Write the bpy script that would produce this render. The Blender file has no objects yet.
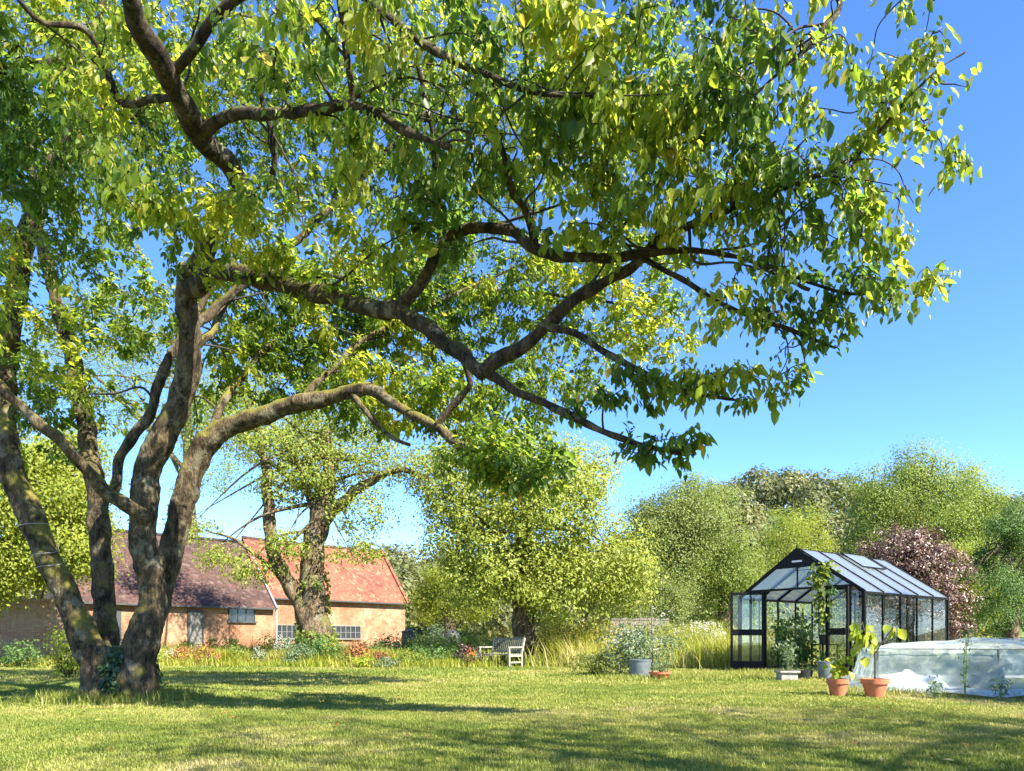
import bpy, math, random
import numpy as np
from mathutils import Vector, Matrix

random.seed(7)
rng = np.random.default_rng(11)
R = math.radians
SC = bpy.context.scene
COL = SC.collection

# ------------------------------------------------------------------ camera, light, exposure
F, HZ, EYE = 740.0, 641.0, 0.85
cam_d = bpy.data.cameras.new("camera"); cam = bpy.data.objects.new("camera", cam_d); COL.objects.link(cam)
cam.location = (0, 0, EYE); cam.rotation_euler = (R(90), 0, 0)
cam_d.sensor_width = 36.0; cam_d.lens = 36.0 * F / 1024.0
cam_d.shift_y = (HZ - 385.5) / 1024.0
cam_d.clip_start = 0.05; cam_d.clip_end = 3000
SC.camera = cam

SUN_EL, SUN_AZ = 42.0, 131.0          # azimuth clockwise from +Y (the view axis)
to_sun = Vector((math.sin(R(SUN_AZ)) * math.cos(R(SUN_EL)), math.cos(R(SUN_AZ)) * math.cos(R(SUN_EL)), math.sin(R(SUN_EL))))
w = bpy.data.worlds.new("World"); SC.world = w; w.use_nodes = True
nt = w.node_tree; nt.nodes.clear()
sky = nt.nodes.new("ShaderNodeTexSky"); sky.sky_type = 'NISHITA'; sky.sun_disc = False
sky.sun_elevation = R(SUN_EL); sky.sun_rotation = R(SUN_AZ)
sky.altitude = 2500; sky.air_density = 0.8; sky.dust_density = 0.0; sky.ozone_density = 3.0
bg = nt.nodes.new("ShaderNodeBackground"); bg.inputs[1].default_value = 0.09
wo = nt.nodes.new("ShaderNodeOutputWorld")
hs = nt.nodes.new('ShaderNodeHueSaturation'); hs.inputs['Saturation'].default_value = 1.17; hs.inputs['Hue'].default_value = 0.506
nt.links.new(sky.outputs[0], hs.inputs['Color']); nt.links.new(hs.outputs[0], bg.inputs[0]); nt.links.new(bg.outputs[0], wo.inputs[0])
sun_d = bpy.data.lights.new("sun", 'SUN'); sun_d.energy = 3.5; sun_d.angle = R(0.55); sun_d.color = (1.0, 0.92, 0.78)
sun = bpy.data.objects.new("sun", sun_d); COL.objects.link(sun)
sun.rotation_euler = to_sun.to_track_quat('Z', 'Y').to_euler()
SC.view_settings.view_transform = 'Standard'; SC.view_settings.look = 'None'
SC.view_settings.gamma = 1.0; SC.view_settings.use_curve_mapping = False
SC.view_settings.exposure = 2.6
try:
    SC.cycles.max_bounces = 14; SC.cycles.transparent_max_bounces = 24; SC.cycles.transmission_bounces = 8
    SC.cycles.diffuse_bounces = 9; SC.cycles.use_denoising = True
except Exception:
    pass


def P(px, py, D):
    """world point seen at pixel (px, py) of the photograph at depth D"""
    return np.array([(px - 512.0) / F * D, D, EYE + (HZ - py) / F * D])


# ------------------------------------------------------------------ material helpers
def new_mat(name):
    m = bpy.data.materials.new(name); m.use_nodes = True
    n = m.node_tree.nodes; n.clear()
    out = n.new("ShaderNodeOutputMaterial")
    return m, m.node_tree, out


def ramp(nt, stops):
    r = nt.nodes.new("ShaderNodeValToRGB")
    e = r.color_ramp.elements
    while len(e) < len(stops): e.new(0.5)
    for i, (p, c) in enumerate(stops):
        e[i].position = p; e[i].color = (c[0], c[1], c[2], 1)
    return r


def noise(nt, scale, detail=4, rough=0.55, coord=None, vec=None):
    t = nt.nodes.new("ShaderNodeTexNoise"); t.inputs['Scale'].default_value = scale
    t.inputs['Detail'].default_value = detail; t.inputs['Roughness'].default_value = rough
    if vec is None:
        tc = nt.nodes.new("ShaderNodeTexCoord"); vec = tc.outputs[coord or 'Object']
    nt.links.new(vec, t.inputs['Vector'])
    return t


def mixc(nt, fac, a, b, mode='MIX'):
    m = nt.nodes.new("ShaderNodeMix"); m.data_type = 'RGBA'; m.blend_type = mode
    for sock, v in ((m.inputs[0], fac), (m.inputs[6], a), (m.inputs[7], b)):
        if hasattr(v, 'links') or hasattr(v, 'is_linked'): nt.links.new(v, sock)
        elif isinstance(v, (int, float)): sock.default_value = v
        else: sock.default_value = (v[0], v[1], v[2], 1)
    return m.outputs[2]


def bump(nt, h, strength=0.5, dist=0.02):
    b = nt.nodes.new("ShaderNodeBump"); b.inputs['Strength'].default_value = strength; b.inputs['Distance'].default_value = dist
    nt.links.new(h, b.inputs['Height']); return b.outputs[0]


def plain(name, col, rough=0.6, metal=0.0, var=0.25, scale=8, bmp=0.0):
    m, nt, out = new_mat(name)
    p = nt.nodes.new("ShaderNodeBsdfPrincipled"); p.inputs['Roughness'].default_value = rough; p.inputs['Metallic'].default_value = metal
    t = noise(nt, scale)
    d = tuple(c * (1 - var) for c in col); l = tuple(min(1, c * (1 + var)) for c in col)
    rp = ramp(nt, [(0.3, d), (0.7, l)]); nt.links.new(t.outputs[0], rp.inputs[0]); nt.links.new(rp.outputs[0], p.inputs['Base Color'])
    if bmp: nt.links.new(bump(nt, t.outputs[0], bmp), p.inputs['Normal'])
    nt.links.new(p.outputs[0], out.inputs[0]); return m


def leaf_mat(name, stops, trans=0.42, rough=0.5, tval=1.7, tsat=1.05, spec=0.35):
    m, nt, out = new_mat(name)
    a = nt.nodes.new("ShaderNodeAttribute"); a.attribute_name = 'rnd'
    rp = ramp(nt, stops); nt.links.new(a.outputs['Fac'], rp.inputs[0])
    p = nt.nodes.new("ShaderNodeBsdfPrincipled"); p.inputs['Roughness'].default_value = rough
    p.inputs['Specular IOR Level'].default_value = spec
    nt.links.new(rp.outputs[0], p.inputs['Base Color'])
    h = nt.nodes.new("ShaderNodeHueSaturation"); h.inputs['Value'].default_value = tval; h.inputs['Saturation'].default_value = tsat
    h.inputs['Hue'].default_value = 0.484
    nt.links.new(rp.outputs[0], h.inputs['Color'])
    t = nt.nodes.new("ShaderNodeBsdfTranslucent"); nt.links.new(h.outputs[0], t.inputs[0])
    mx = nt.nodes.new("ShaderNodeMixShader"); mx.inputs[0].default_value = trans
    nt.links.new(p.outputs[0], mx.inputs[1]); nt.links.new(t.outputs[0], mx.inputs[2]); nt.links.new(mx.outputs[0], out.inputs[0])
    return m


def bark_mat(name, dark, light, moss, moss_amt=0.5, scale=9):
    m, nt, out = new_mat(name)
    tc = nt.nodes.new("ShaderNodeTexCoord")
    mp = nt.nodes.new("ShaderNodeMapping"); mp.inputs['Scale'].default_value = (1, 1, 0.35); nt.links.new(tc.outputs['Object'], mp.inputs[0])
    n1 = noise(nt, scale, 8, 0.65, vec=mp.outputs[0]); n2 = noise(nt, scale * 5, 6, 0.7, vec=mp.outputs[0]); n3 = noise(nt, 1.7, 5, 0.6)
    n4 = noise(nt, 4.0, 6, 0.7)
    r1 = ramp(nt, [(0.36, dark), (0.5, light), (0.62, tuple(min(1, c * 1.9) for c in light))]); nt.links.new(n1.outputs[0], r1.inputs[0])
    r2 = ramp(nt, [(0.38, (0.25, 0.25, 0.25)), (0.58, (1.1, 1.1, 1.1))]); nt.links.new(n2.outputs[0], r2.inputs[0])
    c = mixc(nt, 0.8, r1.outputs[0], r2.outputs[0], 'MULTIPLY')
    # pale lichen spots and moss where the bark faces up
    r3 = ramp(nt, [(0.54, (0, 0, 0)), (0.6, (1, 1, 1))]); nt.links.new(n4.outputs[0], r3.inputs[0])
    c = mixc(nt, mixc(nt, 1.0, r3.outputs[0], (0.4, 0.4, 0.4), 'MULTIPLY'), c, (0.28, 0.27, 0.19))
    g = nt.nodes.new("ShaderNodeNewGeometry"); sx = nt.nodes.new("ShaderNodeSeparateXYZ"); nt.links.new(g.outputs['Normal'], sx.inputs[0])
    ad = nt.nodes.new("ShaderNodeMath"); ad.operation = 'MULTIPLY_ADD'; nt.links.new(sx.outputs[2], ad.inputs[0]); ad.inputs[1].default_value = 0.35
    nt.links.new(n3.outputs[0], ad.inputs[2])
    r4 = ramp(nt, [(0.75 - moss_amt * 0.35, (0, 0, 0)), (0.92 - moss_amt * 0.3, (1, 1, 1))]); nt.links.new(ad.outputs[0], r4.inputs[0])
    c = mixc(nt, r4.outputs[0], c, moss)
    p = nt.nodes.new("ShaderNodeBsdfPrincipled"); p.inputs['Roughness'].default_value = 0.9; p.inputs['Specular IOR Level'].default_value = 0.2
    nt.links.new(c, p.inputs['Base Color'])
    mxh = nt.nodes.new("ShaderNodeMath"); mxh.operation = 'ADD'; nt.links.new(n1.outputs[0], mxh.inputs[0]); nt.links.new(n2.outputs[0], mxh.inputs[1])
    nt.links.new(bump(nt, mxh.outputs[0], 1.0, 0.05), p.inputs['Normal'])
    nt.links.new(p.outputs[0], out.inputs[0]); return m


M = {}
M['bark'] = bark_mat('bark', (0.016, 0.012, 0.008), (0.088, 0.066, 0.038), (0.19, 0.17, 0.035), 0.5)
M['bark_limb'] = bark_mat('bark_limb', (0.014, 0.011, 0.008), (0.06, 0.043, 0.027), (0.11, 0.10, 0.02), 0.4)
M['bark2'] = bark_mat('bark_ivy', (0.035, 0.026, 0.017), (0.13, 0.092, 0.055), (0.12, 0.13, 0.035), 0.55)
M['twig'] = plain('twig_bark', (0.026, 0.019, 0.013), 0.85, var=0.4, scale=20)
M['leaf_big'] = leaf_mat('leaf_big', [(0, (0.038, 0.08, 0.016)), (0.4, (0.10, 0.155, 0.02)), (0.75, (0.2, 0.225, 0.028)), (0.93, (0.2, 0.22, 0.03)), (0.985, (0.3, 0.27, 0.05)), (1, (0.36, 0.24, 0.04))], 0.6, 0.42, 2.9)
M['leaf_mid'] = leaf_mat('leaf_mid', [(0, (0.08, 0.125, 0.02)), (0.5, (0.15, 0.205, 0.036)), (1, (0.24, 0.285, 0.06))], 0.42, tval=2.0)
M['leaf_pear'] = leaf_mat('leaf_pear', [(0, (0.14, 0.19, 0.026)), (0.5, (0.235, 0.285, 0.042)), (1, (0.34, 0.365, 0.08))], 0.42, tval=1.6)
M['leaf_yellow'] = leaf_mat('leaf_yellow', [(0, (0.14, 0.19, 0.02)), (0.5, (0.22, 0.26, 0.03)), (1, (0.32, 0.32, 0.04))], 0.45)
M['leaf_far'] = leaf_mat('leaf_far', [(0, (0.085, 0.12, 0.025)), (0.5, (0.155, 0.195, 0.04)), (1, (0.24, 0.27, 0.07))], 0.38)
M['leaf_wood'] = leaf_mat('leaf_wood', [(0, (0.07, 0.085, 0.03)), (0.5, (0.115, 0.13, 0.042)), (1, (0.18, 0.18, 0.065))], 0.3)
M['leaf_dark'] = leaf_mat('leaf_dark', [(0, (0.035, 0.085, 0.02)), (0.5, (0.068, 0.14, 0.028)), (1, (0.125, 0.195, 0.045))], 0.35)
M['leaf_blue'] = leaf_mat('leaf_blue', [(0, (0.06, 0.10, 0.05)), (0.5, (0.10, 0.15, 0.07)), (1, (0.17, 0.21, 0.11))], 0.3)
M['leaf_bronze'] = leaf_mat('leaf_bronze', [(0, (0.035, 0.014, 0.013)), (0.5, (0.10, 0.05, 0.04)), (0.85, (0.3, 0.2, 0.15)), (1, (0.4, 0.32, 0.24))], 0.2, 0.4, tval=1.3, spec=0.5)
M['leaf_lime'] = leaf_mat('leaf_lime', [(0, (0.16, 0.24, 0.02)), (0.6, (0.3, 0.36, 0.03)), (1, (0.42, 0.42, 0.05))], 0.4, tval=1.3)
M['leaf_rust'] = leaf_mat('leaf_rust', [(0, (0.10, 0.03, 0.015)), (0.5, (0.25, 0.09, 0.03)), (1, (0.38, 0.2, 0.08))], 0.25, tval=1.2)
M['ivy'] = leaf_mat('ivy_leaf', [(0, (0.012, 0.03, 0.01)), (0.6, (0.025, 0.055, 0.015)), (1, (0.05, 0.09, 0.03))], 0.15, 0.35)
M['petal_yellow'] = leaf_mat('petal_yellow', [(0, (0.45, 0.33, 0.02)), (1, (0.6, 0.5, 0.04))], 0.3, tval=1.2)
M['petal_white'] = leaf_mat('petal_white', [(0, (0.55, 0.5, 0.45)), (1, (0.75, 0.72, 0.68))], 0.3, tval=1.0, tsat=1)
M['petal_orange'] = leaf_mat('petal_orange', [(0, (0.5, 0.10, 0.03)), (1, (0.65, 0.25, 0.05))], 0.3, tval=1.1)
M['grass'] = leaf_mat('grass_blade', [(0, (0.11, 0.16, 0.022)), (0.35, (0.2, 0.235, 0.04)), (0.65, (0.30, 0.29, 0.08)), (0.85, (0.36, 0.32, 0.13)), (1, (0.46, 0.40, 0.2))], 0.35, tval=1.5)
M['tallgrass'] = leaf_mat('tall_grass_blade', [(0, (0.12, 0.18, 0.02)), (0.4, (0.25, 0.29, 0.03)), (0.75, (0.33, 0.32, 0.06)), (1, (0.45, 0.40, 0.17))], 0.4, tval=1.4)

# ------------------------------------------------------------------ object helpers


def link(name, me, mats, parent=None, loc=None, rotz=0.0):
    if not isinstance(mats, (list, tuple)): mats = [mats]
    for m in mats: me.materials.append(M[m] if isinstance(m, str) else m)
    o = bpy.data.objects.new(name, me); COL.objects.link(o)
    if parent is not None: o.parent = parent
    if loc is not None: o.location = loc
    o.rotation_euler = (0, 0, rotz)
    return o


def tag(o, label=None, cat=None, group=None, kind=None):
    if label: o['label'] = label
    if cat: o['category'] = cat
    if group: o['group'] = group
    if kind: o['kind'] = kind
    return o


def empty(name, loc, rotz, label, cat, group=None):
    o = bpy.data.objects.new(name, None); COL.objects.link(o)
    o.empty_display_size = 0.2
    o.location = loc; o.rotation_euler = (0, 0, rotz)
    return tag(o, label, cat, group)


def np_mesh(name, verts, loops, starts, rnd=None, mat_idx=None, smooth=False):
    me = bpy.data.meshes.new(name)
    me.vertices.add(len(verts)); me.vertices.foreach_set('co', np.asarray(verts, np.float32).ravel())
    me.loops.add(len(loops)); me.loops.foreach_set('vertex_index', np.asarray(loops, np.int32))
    me.polygons.add(len(starts)); me.polygons.foreach_set('loop_start', np.asarray(starts, np.int32))
    if mat_idx is not None: me.polygons.foreach_set('material_index', np.asarray(mat_idx, np.int32))
    me.update(calc_edges=True)
    me.polygons.foreach_set('use_smooth', np.full(len(starts), bool(smooth)))
    if rnd is not None:
        a = me.attributes.new('rnd', 'FLOAT', 'FACE'); a.data.foreach_set('value', np.asarray(rnd, np.float32))
    return me


def unit(v):
    return v / (np.linalg.norm(v, axis=-1, keepdims=True) + 1e-9)


LEAF_T = [  # (t along, s across, n out)
    (0, 0, 0), (.33, -1, .12), (.33, 0, -.12), (.33, 1, .12), (.7, -.72, .06), (.7, 0, -.14), (.7, .72, .06), (1, 0, -.25)]
LEAF_F = [(0, 2, 1), (0, 3, 2), (1, 2, 5, 4), (2, 3, 6, 5), (4, 5, 7), (5, 6, 7)]
QUAD_T = [(0, 0, 0), (.5, -1, .15), (1, 0, -.1), (.5, 1, .15)]
QUAD_F = [(0, 3, 2, 1)]
BLADE_T = [(0, -1, 0), (0, 1, 0), (.55, .8, .08), (.55, -.8, .08), (1, 0, .35)]
BLADE_F = [(0, 1, 2, 3), (3, 2, 4)]


def leaves(name, pos, d, n, length, width, rnd, style='quad', curl=0.25, mi=None):
    """one mesh of separate leaves: base pos, direction d, face normal n"""
    T, Fc = {'leaf': (LEAF_T, LEAF_F), 'quad': (QUAD_T, QUAD_F), 'blade': (BLADE_T, BLADE_F)}[style]
    N = len(pos); d = unit(d); s = unit(np.cross(d, n)); n = unit(np.cross(s, d))
    L = np.broadcast_to(np.asarray(length, float), (N,))[:, None]; W = np.broadcast_to(np.asarray(width, float), (N,))[:, None] * .5
    vs = []
    for (t, ss, nn) in T:
        if style == 'blade': off = d * L * t + s * W * ss + n * L * nn
        else: off = d * L * t + s * W * ss + n * (W * nn * 2 if nn > 0 else L * nn * curl * 2)
        vs.append(pos + off)
    V = np.stack(vs, 1).reshape(-1, 3)
    k = len(T); base = (np.arange(N) * k)[:, None]
    fl = np.concatenate([np.array(f) for f in Fc]); sizes = np.array([len(f) for f in Fc])
    loops = (base + fl[None]).ravel()
    st0 = np.concatenate([[0], np.cumsum(sizes)[:-1]])
    starts = (np.arange(N) * sizes.sum())[:, None] + st0[None]
    return np_mesh(name, V, loops, starts.ravel(), np.repeat(rnd, len(Fc)), None if mi is None else np.repeat(mi, len(Fc)), smooth=(style == 'leaf'))


def catmull(pts, n=6):
    p = np.asarray(pts, float); p = np.vstack([2 * p[0] - p[1], p, 2 * p[-1] - p[-2]])
    out = []
    for i in range(1, len(p) - 2):
        a, b, c, d = p[i - 1], p[i], p[i + 1], p[i + 2]
        for t in np.linspace(0, 1, n, endpoint=False):
            out.append(.5 * ((2 * b) + (c - a) * t + (2 * a - 5 * b + 4 * c - d) * t * t + (3 * b - a - 3 * c + d) * t ** 3))
    out.append(p[-2]); return np.array(out)


def tubes_mesh(name, paths, sides=8, wob=0.0, caps=True):
    """paths: list of (pts Nx3, radii N) joined in one mesh"""
    V, L, S = [], [], []; nv = 0; nl = 0
    ang = np.linspace(0, 2 * np.pi, sides, endpoint=False)
    for pts, rad in paths:
        pts = np.asarray(pts, float); rad = np.broadcast_to(np.asarray(rad, float), (len(pts),))
        tg = unit(np.gradient(pts, axis=0))
        up = np.array([0, 0, 1.0]) if abs(tg[0][2]) < 0.9 else np.array([1.0, 0, 0])
        a = unit(np.cross(tg[0], up)); rings = []
        for i in range(len(pts)):
            a = unit(a - tg[i] * np.dot(a, tg[i])); b = np.cross(tg[i], a)
            r = rad[i] * (1 + wob * rng.standard_normal(sides) * .5) if wob else rad[i]
            r = np.broadcast_to(r, (sides,))
            rings.append(pts[i] + (np.cos(ang) * r)[:, None] * a + (np.sin(ang) * r)[:, None] * b)
        V.append(np.vstack(rings)); k = len(pts)
        i0 = (np.arange(k - 1) * sides)[:, None]; j = np.arange(sides)[None]; j2 = (j + 1) % sides
        q = np.stack([i0 + j, i0 + j2, i0 + sides + j2, i0 + sides + j], -1).reshape(-1, 4) + nv
        L.append(q.ravel()); S.append(nl + np.arange(len(q)) * 4); nl += q.size
        if caps:
            c1 = np.arange(sides)[::-1] + nv; c2 = np.arange(sides) + nv + (k - 1) * sides
            L += [c1, c2]; S.append(np.array([nl, nl + sides])); nl += 2 * sides
        nv += k * sides
    return np_mesh(name, np.vstack(V), np.concatenate(L), np.concatenate(S), smooth=True)


class MB:
    """boxes, quads and bars joined in one mesh with metre uvs"""
    def __init__(s): s.v = []; s.f = []; s.uv = []

    def quad(s, a, b, c, d, uv=None):
        k = len(s.v); s.v += [tuple(a), tuple(b), tuple(c), tuple(d)]; s.f.append((k, k + 1, k + 2, k + 3))
        if uv is None:
            A, B, C, D = map(Vector, (a, b, c, d)); w_, h_ = (B - A).length, (D - A).length
            uv = [(0, 0), (w_, 0), (w_, h_), (0, h_)]
        s.uv += uv; return s

    def box(s, x0, y0, z0, x1, y1, z1):
        p = [(x0, y0, z0), (x1, y0, z0), (x1, y1, z0), (x0, y1, z0), (x0, y0, z1), (x1, y0, z1), (x1, y1, z1), (x0, y1, z1)]
        for f, ax in (((0, 1, 5, 4), 0), ((1, 2, 6, 5), 1), ((2, 3, 7, 6), 0), ((3, 0, 4, 7), 1), ((4, 5, 6, 7), 2), ((3, 2, 1, 0), 2)):
            q = [p[i] for i in f]
            uv = [((a[0], a[2]) if ax == 0 else (a[1], a[2]) if ax == 1 else (a[0], a[1])) for a in q]
            s.quad(*q, uv=uv)
        return s

    def bar(s, a, b, w, h=None, up=(0, 0, 1)):
        a, b = Vector(a), Vector(b); h = h or w; t = (b - a).normalized(); u = Vector(up)
        if abs(t.dot(u)) > .95: u = Vector((1, 0, 0))
        sd = t.cross(u).normalized() * w * .5; u2 = sd.cross(t).normalized() * h * .5
        c = [q + i * sd + j * u2 for q in (a, b) for (i, j) in ((-1, -1), (1, -1), (1, 1), (-1, 1))]
        for f in ((0, 1, 5, 4), (1, 2, 6, 5), (2, 3, 7, 6), (3, 0, 4, 7), (3, 2, 1, 0), (4, 5, 6, 7)): s.quad(*[c[i] for i in f])
        return s

    def build(s, name, mat, parent=None, bevel=0.0, solid=0.0):
        me = bpy.data.meshes.new(name); me.from_pydata(s.v, [], s.f)
        ul = me.uv_layers.new(name='UVMap'); ul.data.foreach_set('uv', np.array(s.uv, np.float32).ravel()); me.update()
        o = link(name, me, mat, parent)
        if solid:
            md = o.modifiers.new('thick', 'SOLIDIFY'); md.thickness = solid; md.offset = 0
        if bevel:
            wd = o.modifiers.new('weld', 'WELD'); wd.merge_threshold = 0.0005
            md = o.modifiers.new('bevel', 'BEVEL'); md.width = bevel; md.segments = 2; md.limit_method = 'ANGLE'
        return o


def lathe(name, prof, mat, parent=None, loc=None, n=28):
    V = []; Fc = []
    a = np.linspace(0, 2 * np.pi, n, endpoint=False)
    for r, z in prof: V += [(r * math.cos(t), r * math.sin(t), z) for t in a]
    for i in range(len(prof) - 1):
        for j in range(n): Fc.append((i * n + j, i * n + (j + 1) % n, (i + 1) * n + (j + 1) % n, (i + 1) * n + j))
    Fc.append(tuple(range(n))[::-1])
    if prof[-1][0] > 1e-4: Fc.append(tuple((len(prof) - 1) * n + j for j in range(n)))
    me = bpy.data.meshes.new(name); me.from_pydata(V, [], Fc); me.update()
    me.polygons.foreach_set('use_smooth', np.full(len(Fc), True))
    o = link(name, me, mat, parent, loc)
    md = o.modifiers.new('edge', 'EDGE_SPLIT'); md.split_angle = R(40)
    return o


LAT = rng.random((8, 128, 128))


def vnoise(x, y, scale, k=0):
    x = np.asarray(x) * scale + 1000; y = np.asarray(y) * scale + 1000
    xi = np.floor(x).astype(int); yi = np.floor(y).astype(int); fx = x - xi; fy = y - yi
    fx = fx * fx * (3 - 2 * fx); fy = fy * fy * (3 - 2 * fy); G = LAT[k % 8]
    g = lambda i, j: G[i % 128, j % 128]
    return (g(xi, yi) * (1 - fx) + g(xi + 1, yi) * fx) * (1 - fy) + (g(xi, yi + 1) * (1 - fx) + g(xi + 1, yi + 1) * fx) * fy


def rand_dirs(n):
    return unit(rng.standard_normal((n, 3)))


# ------------------------------------------------------------------ ground
def make_lawn():
    m, nt, out = new_mat('lawn_ground')
    n1 = noise(nt, 0.35, 5, 0.6); n2 = noise(nt, 2.2, 6, 0.65); n3 = noise(nt, 30, 6, 0.75)
    r1 = ramp(nt, [(0.3, (0.13, 0.18, 0.028)), (0.55, (0.22, 0.235, 0.05)), (0.75, (0.33, 0.29, 0.11))])
    ad = nt.nodes.new("ShaderNodeMath"); ad.operation = 'MULTIPLY_ADD'; ad.inputs[1].default_value = 0.6
    nt.links.new(n2.outputs[0], ad.inputs[0])
    h = nt.nodes.new("ShaderNodeMath"); h.operation = 'MULTIPLY'; h.inputs[1].default_value = 0.45; nt.links.new(n1.outputs[0], h.inputs[0]); nt.links.new(h.outputs[0], ad.inputs[2])
    nt.links.new(ad.outputs[0], r1.inputs[0])
    r3 = ramp(nt, [(0.3, (0.35, 0.35, 0.3)), (0.65, (1.1, 1.1, 1.0))]); nt.links.new(n3.outputs[0], r3.inputs[0])
    c = mixc(nt, 0.8, r1.outputs[0], r3.outputs[0], 'MULTIPLY')
    p = nt.nodes.new("ShaderNodeBsdfPrincipled"); p.inputs['Roughness'].default_value = 0.95; p.inputs['Specular IOR Level'].default_value = 0.1
    nt.links.new(c, p.inputs['Base Color']); nt.links.new(bump(nt, n3.outputs[0], 0.8, 0.04), p.inputs['Normal'])
    nt.links.new(p.outputs[0], out.inputs[0])
    n = 140
    xs = np.concatenate([np.linspace(-400, -31, 12), np.linspace(-30, 30, n - 24), np.linspace(31, 400, 12)])
    ys = np.concatenate([np.linspace(-120, -11, 12), np.linspace(-10, 50, n - 24), np.linspace(51, 420, 12)])
    X, Y = np.meshgrid(xs, ys); Z = (vnoise(X, Y, .5, 3) - .5) * .05
    Z[(np.abs(X) > 29) | (Y > 45) | (Y < -9)] = 0
    V = np.stack([X, Y, Z], -1).reshape(-1, 3); k = len(xs)
    i, j = np.meshgrid(np.arange(len(ys) - 1), np.arange(k - 1), indexing='ij')
    q = np.stack([i * k + j, i * k + j + 1, (i + 1) * k + j + 1, (i + 1) * k + j], -1).reshape(-1, 4)
    tag(link('lawn', np_mesh('lawn', V, q.ravel(), np.arange(len(q)) * 4, smooth=True), m), kind='structure')


def ground_z(x, y):
    return (vnoise(x, y, .5, 3) - .5) * .05


def make_grass():
    def patch(n, d0, d1, hl, hw):
        D = np.sqrt(rng.random(n) * (d1 ** 2 - d0 ** 2) + d0 ** 2)
        X = (rng.random(n) - .5) * 1.52 * D; k = 5
        dens = vnoise(X, D, 1.3, 1); keep = rng.random(n) < .45 + .8 * dens
        X, D = X[keep], D[keep]; X = np.repeat(X, k) + rng.normal(0, .015 + .002 * np.repeat(D, k)); Y = np.repeat(D, k) + rng.normal(0, .015 + .002 * np.repeat(D, k))
        N = len(X); pos = np.stack([X, Y, ground_z(X, Y) - .004], -1)
        a = rng.random(N) * 2 * np.pi; lean = np.abs(rng.normal(.35, .35, N))
        d = np.stack([np.cos(a) * lean, np.sin(a) * lean, np.ones(N)], -1)
        nn = np.stack([np.cos(a + rng.normal(0, .5, N)), np.sin(a), .2 * np.ones(N)], -1)
        patchy = .45 * vnoise(X, Y, .45, 0) + .4 * vnoise(X, Y, 2.0, 1) + .25 * vnoise(X, Y, 7.0, 2)
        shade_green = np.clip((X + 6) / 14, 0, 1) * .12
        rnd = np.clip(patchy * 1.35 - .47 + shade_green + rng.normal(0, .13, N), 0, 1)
        return pos, d, nn, hl * (.5 + rng.random(N)) * (.7 + .6 * vnoise(X, Y, 3, 4)), hw * (.7 + .6 * rng.random(N)), rnd
    A = [patch(84000, 4.3, 9, .03, .0055), patch(50000, 9, 15, .036, .01), patch(36000, 15, 27, .045, .022)]
    # rough longer tufts: round the trunk, along the greenhouse and the net
    def tufts(n, fx, hl, hw, bias):
        pts = fx(n); X, Y = pts[:, 0], pts[:, 1]; N = len(X)
        a = rng.random(N) * 2 * np.pi; lean = np.abs(rng.normal(.3, .3, N))
        d = np.stack([np.cos(a) * lean, np.sin(a) * lean, np.ones(N)], -1); nn = np.stack([np.cos(a), np.sin(a), .2 * np.ones(N)], -1)
        return (np.stack([X, Y, ground_z(X, Y) - .004], -1), d, nn, hl * (.4 + rng.random(N)), hw * (.7 + .6 * rng.random(N)), np.clip(bias + rng.normal(0, .15, N), 0, 1))
    def ring(n):
        a = rng.random(n) * 2 * np.pi; r = .45 + np.abs(rng.normal(0, .3, n)); return np.stack([-5.7 + np.cos(a) * r * 1.1, 10.75 + np.sin(a) * r], -1)
    A.append(tufts(7000, ring, .17, .01, .3))
    def seg(p0, p1, sd):
        return lambda n: np.asarray(p0) + rng.random(n)[:, None] * (np.asarray(p1) - np.asarray(p0)) + rng.normal(0, sd, (n, 2))
    A.append(tufts(6000, seg((4.0, 17.0), (8.5, 18.5), .5), .1, .013, .45))
    A.append(tufts(5000, seg((5.6, 12.2), (8.2, 11.2), .25), .12, .01, .55))
    A.append(tufts(5000, seg((2.2, 16.6), (5.6, 17.4), .5), .12, .013, .35))
    A.append(tufts(5000, seg((6.3, 19.6), (9.5, 19.2), .4), .12, .014, .4))
    pos, d, nn, l, w_, r = [np.concatenate([a[i] for a in A]) for i in range(6)]
    tag(link('grass', leaves('grass', pos, d, nn, l, w_, r, 'blade'), 'grass'), 'short mown grass blades covering the lawn', 'grass', kind='stuff')


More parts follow.
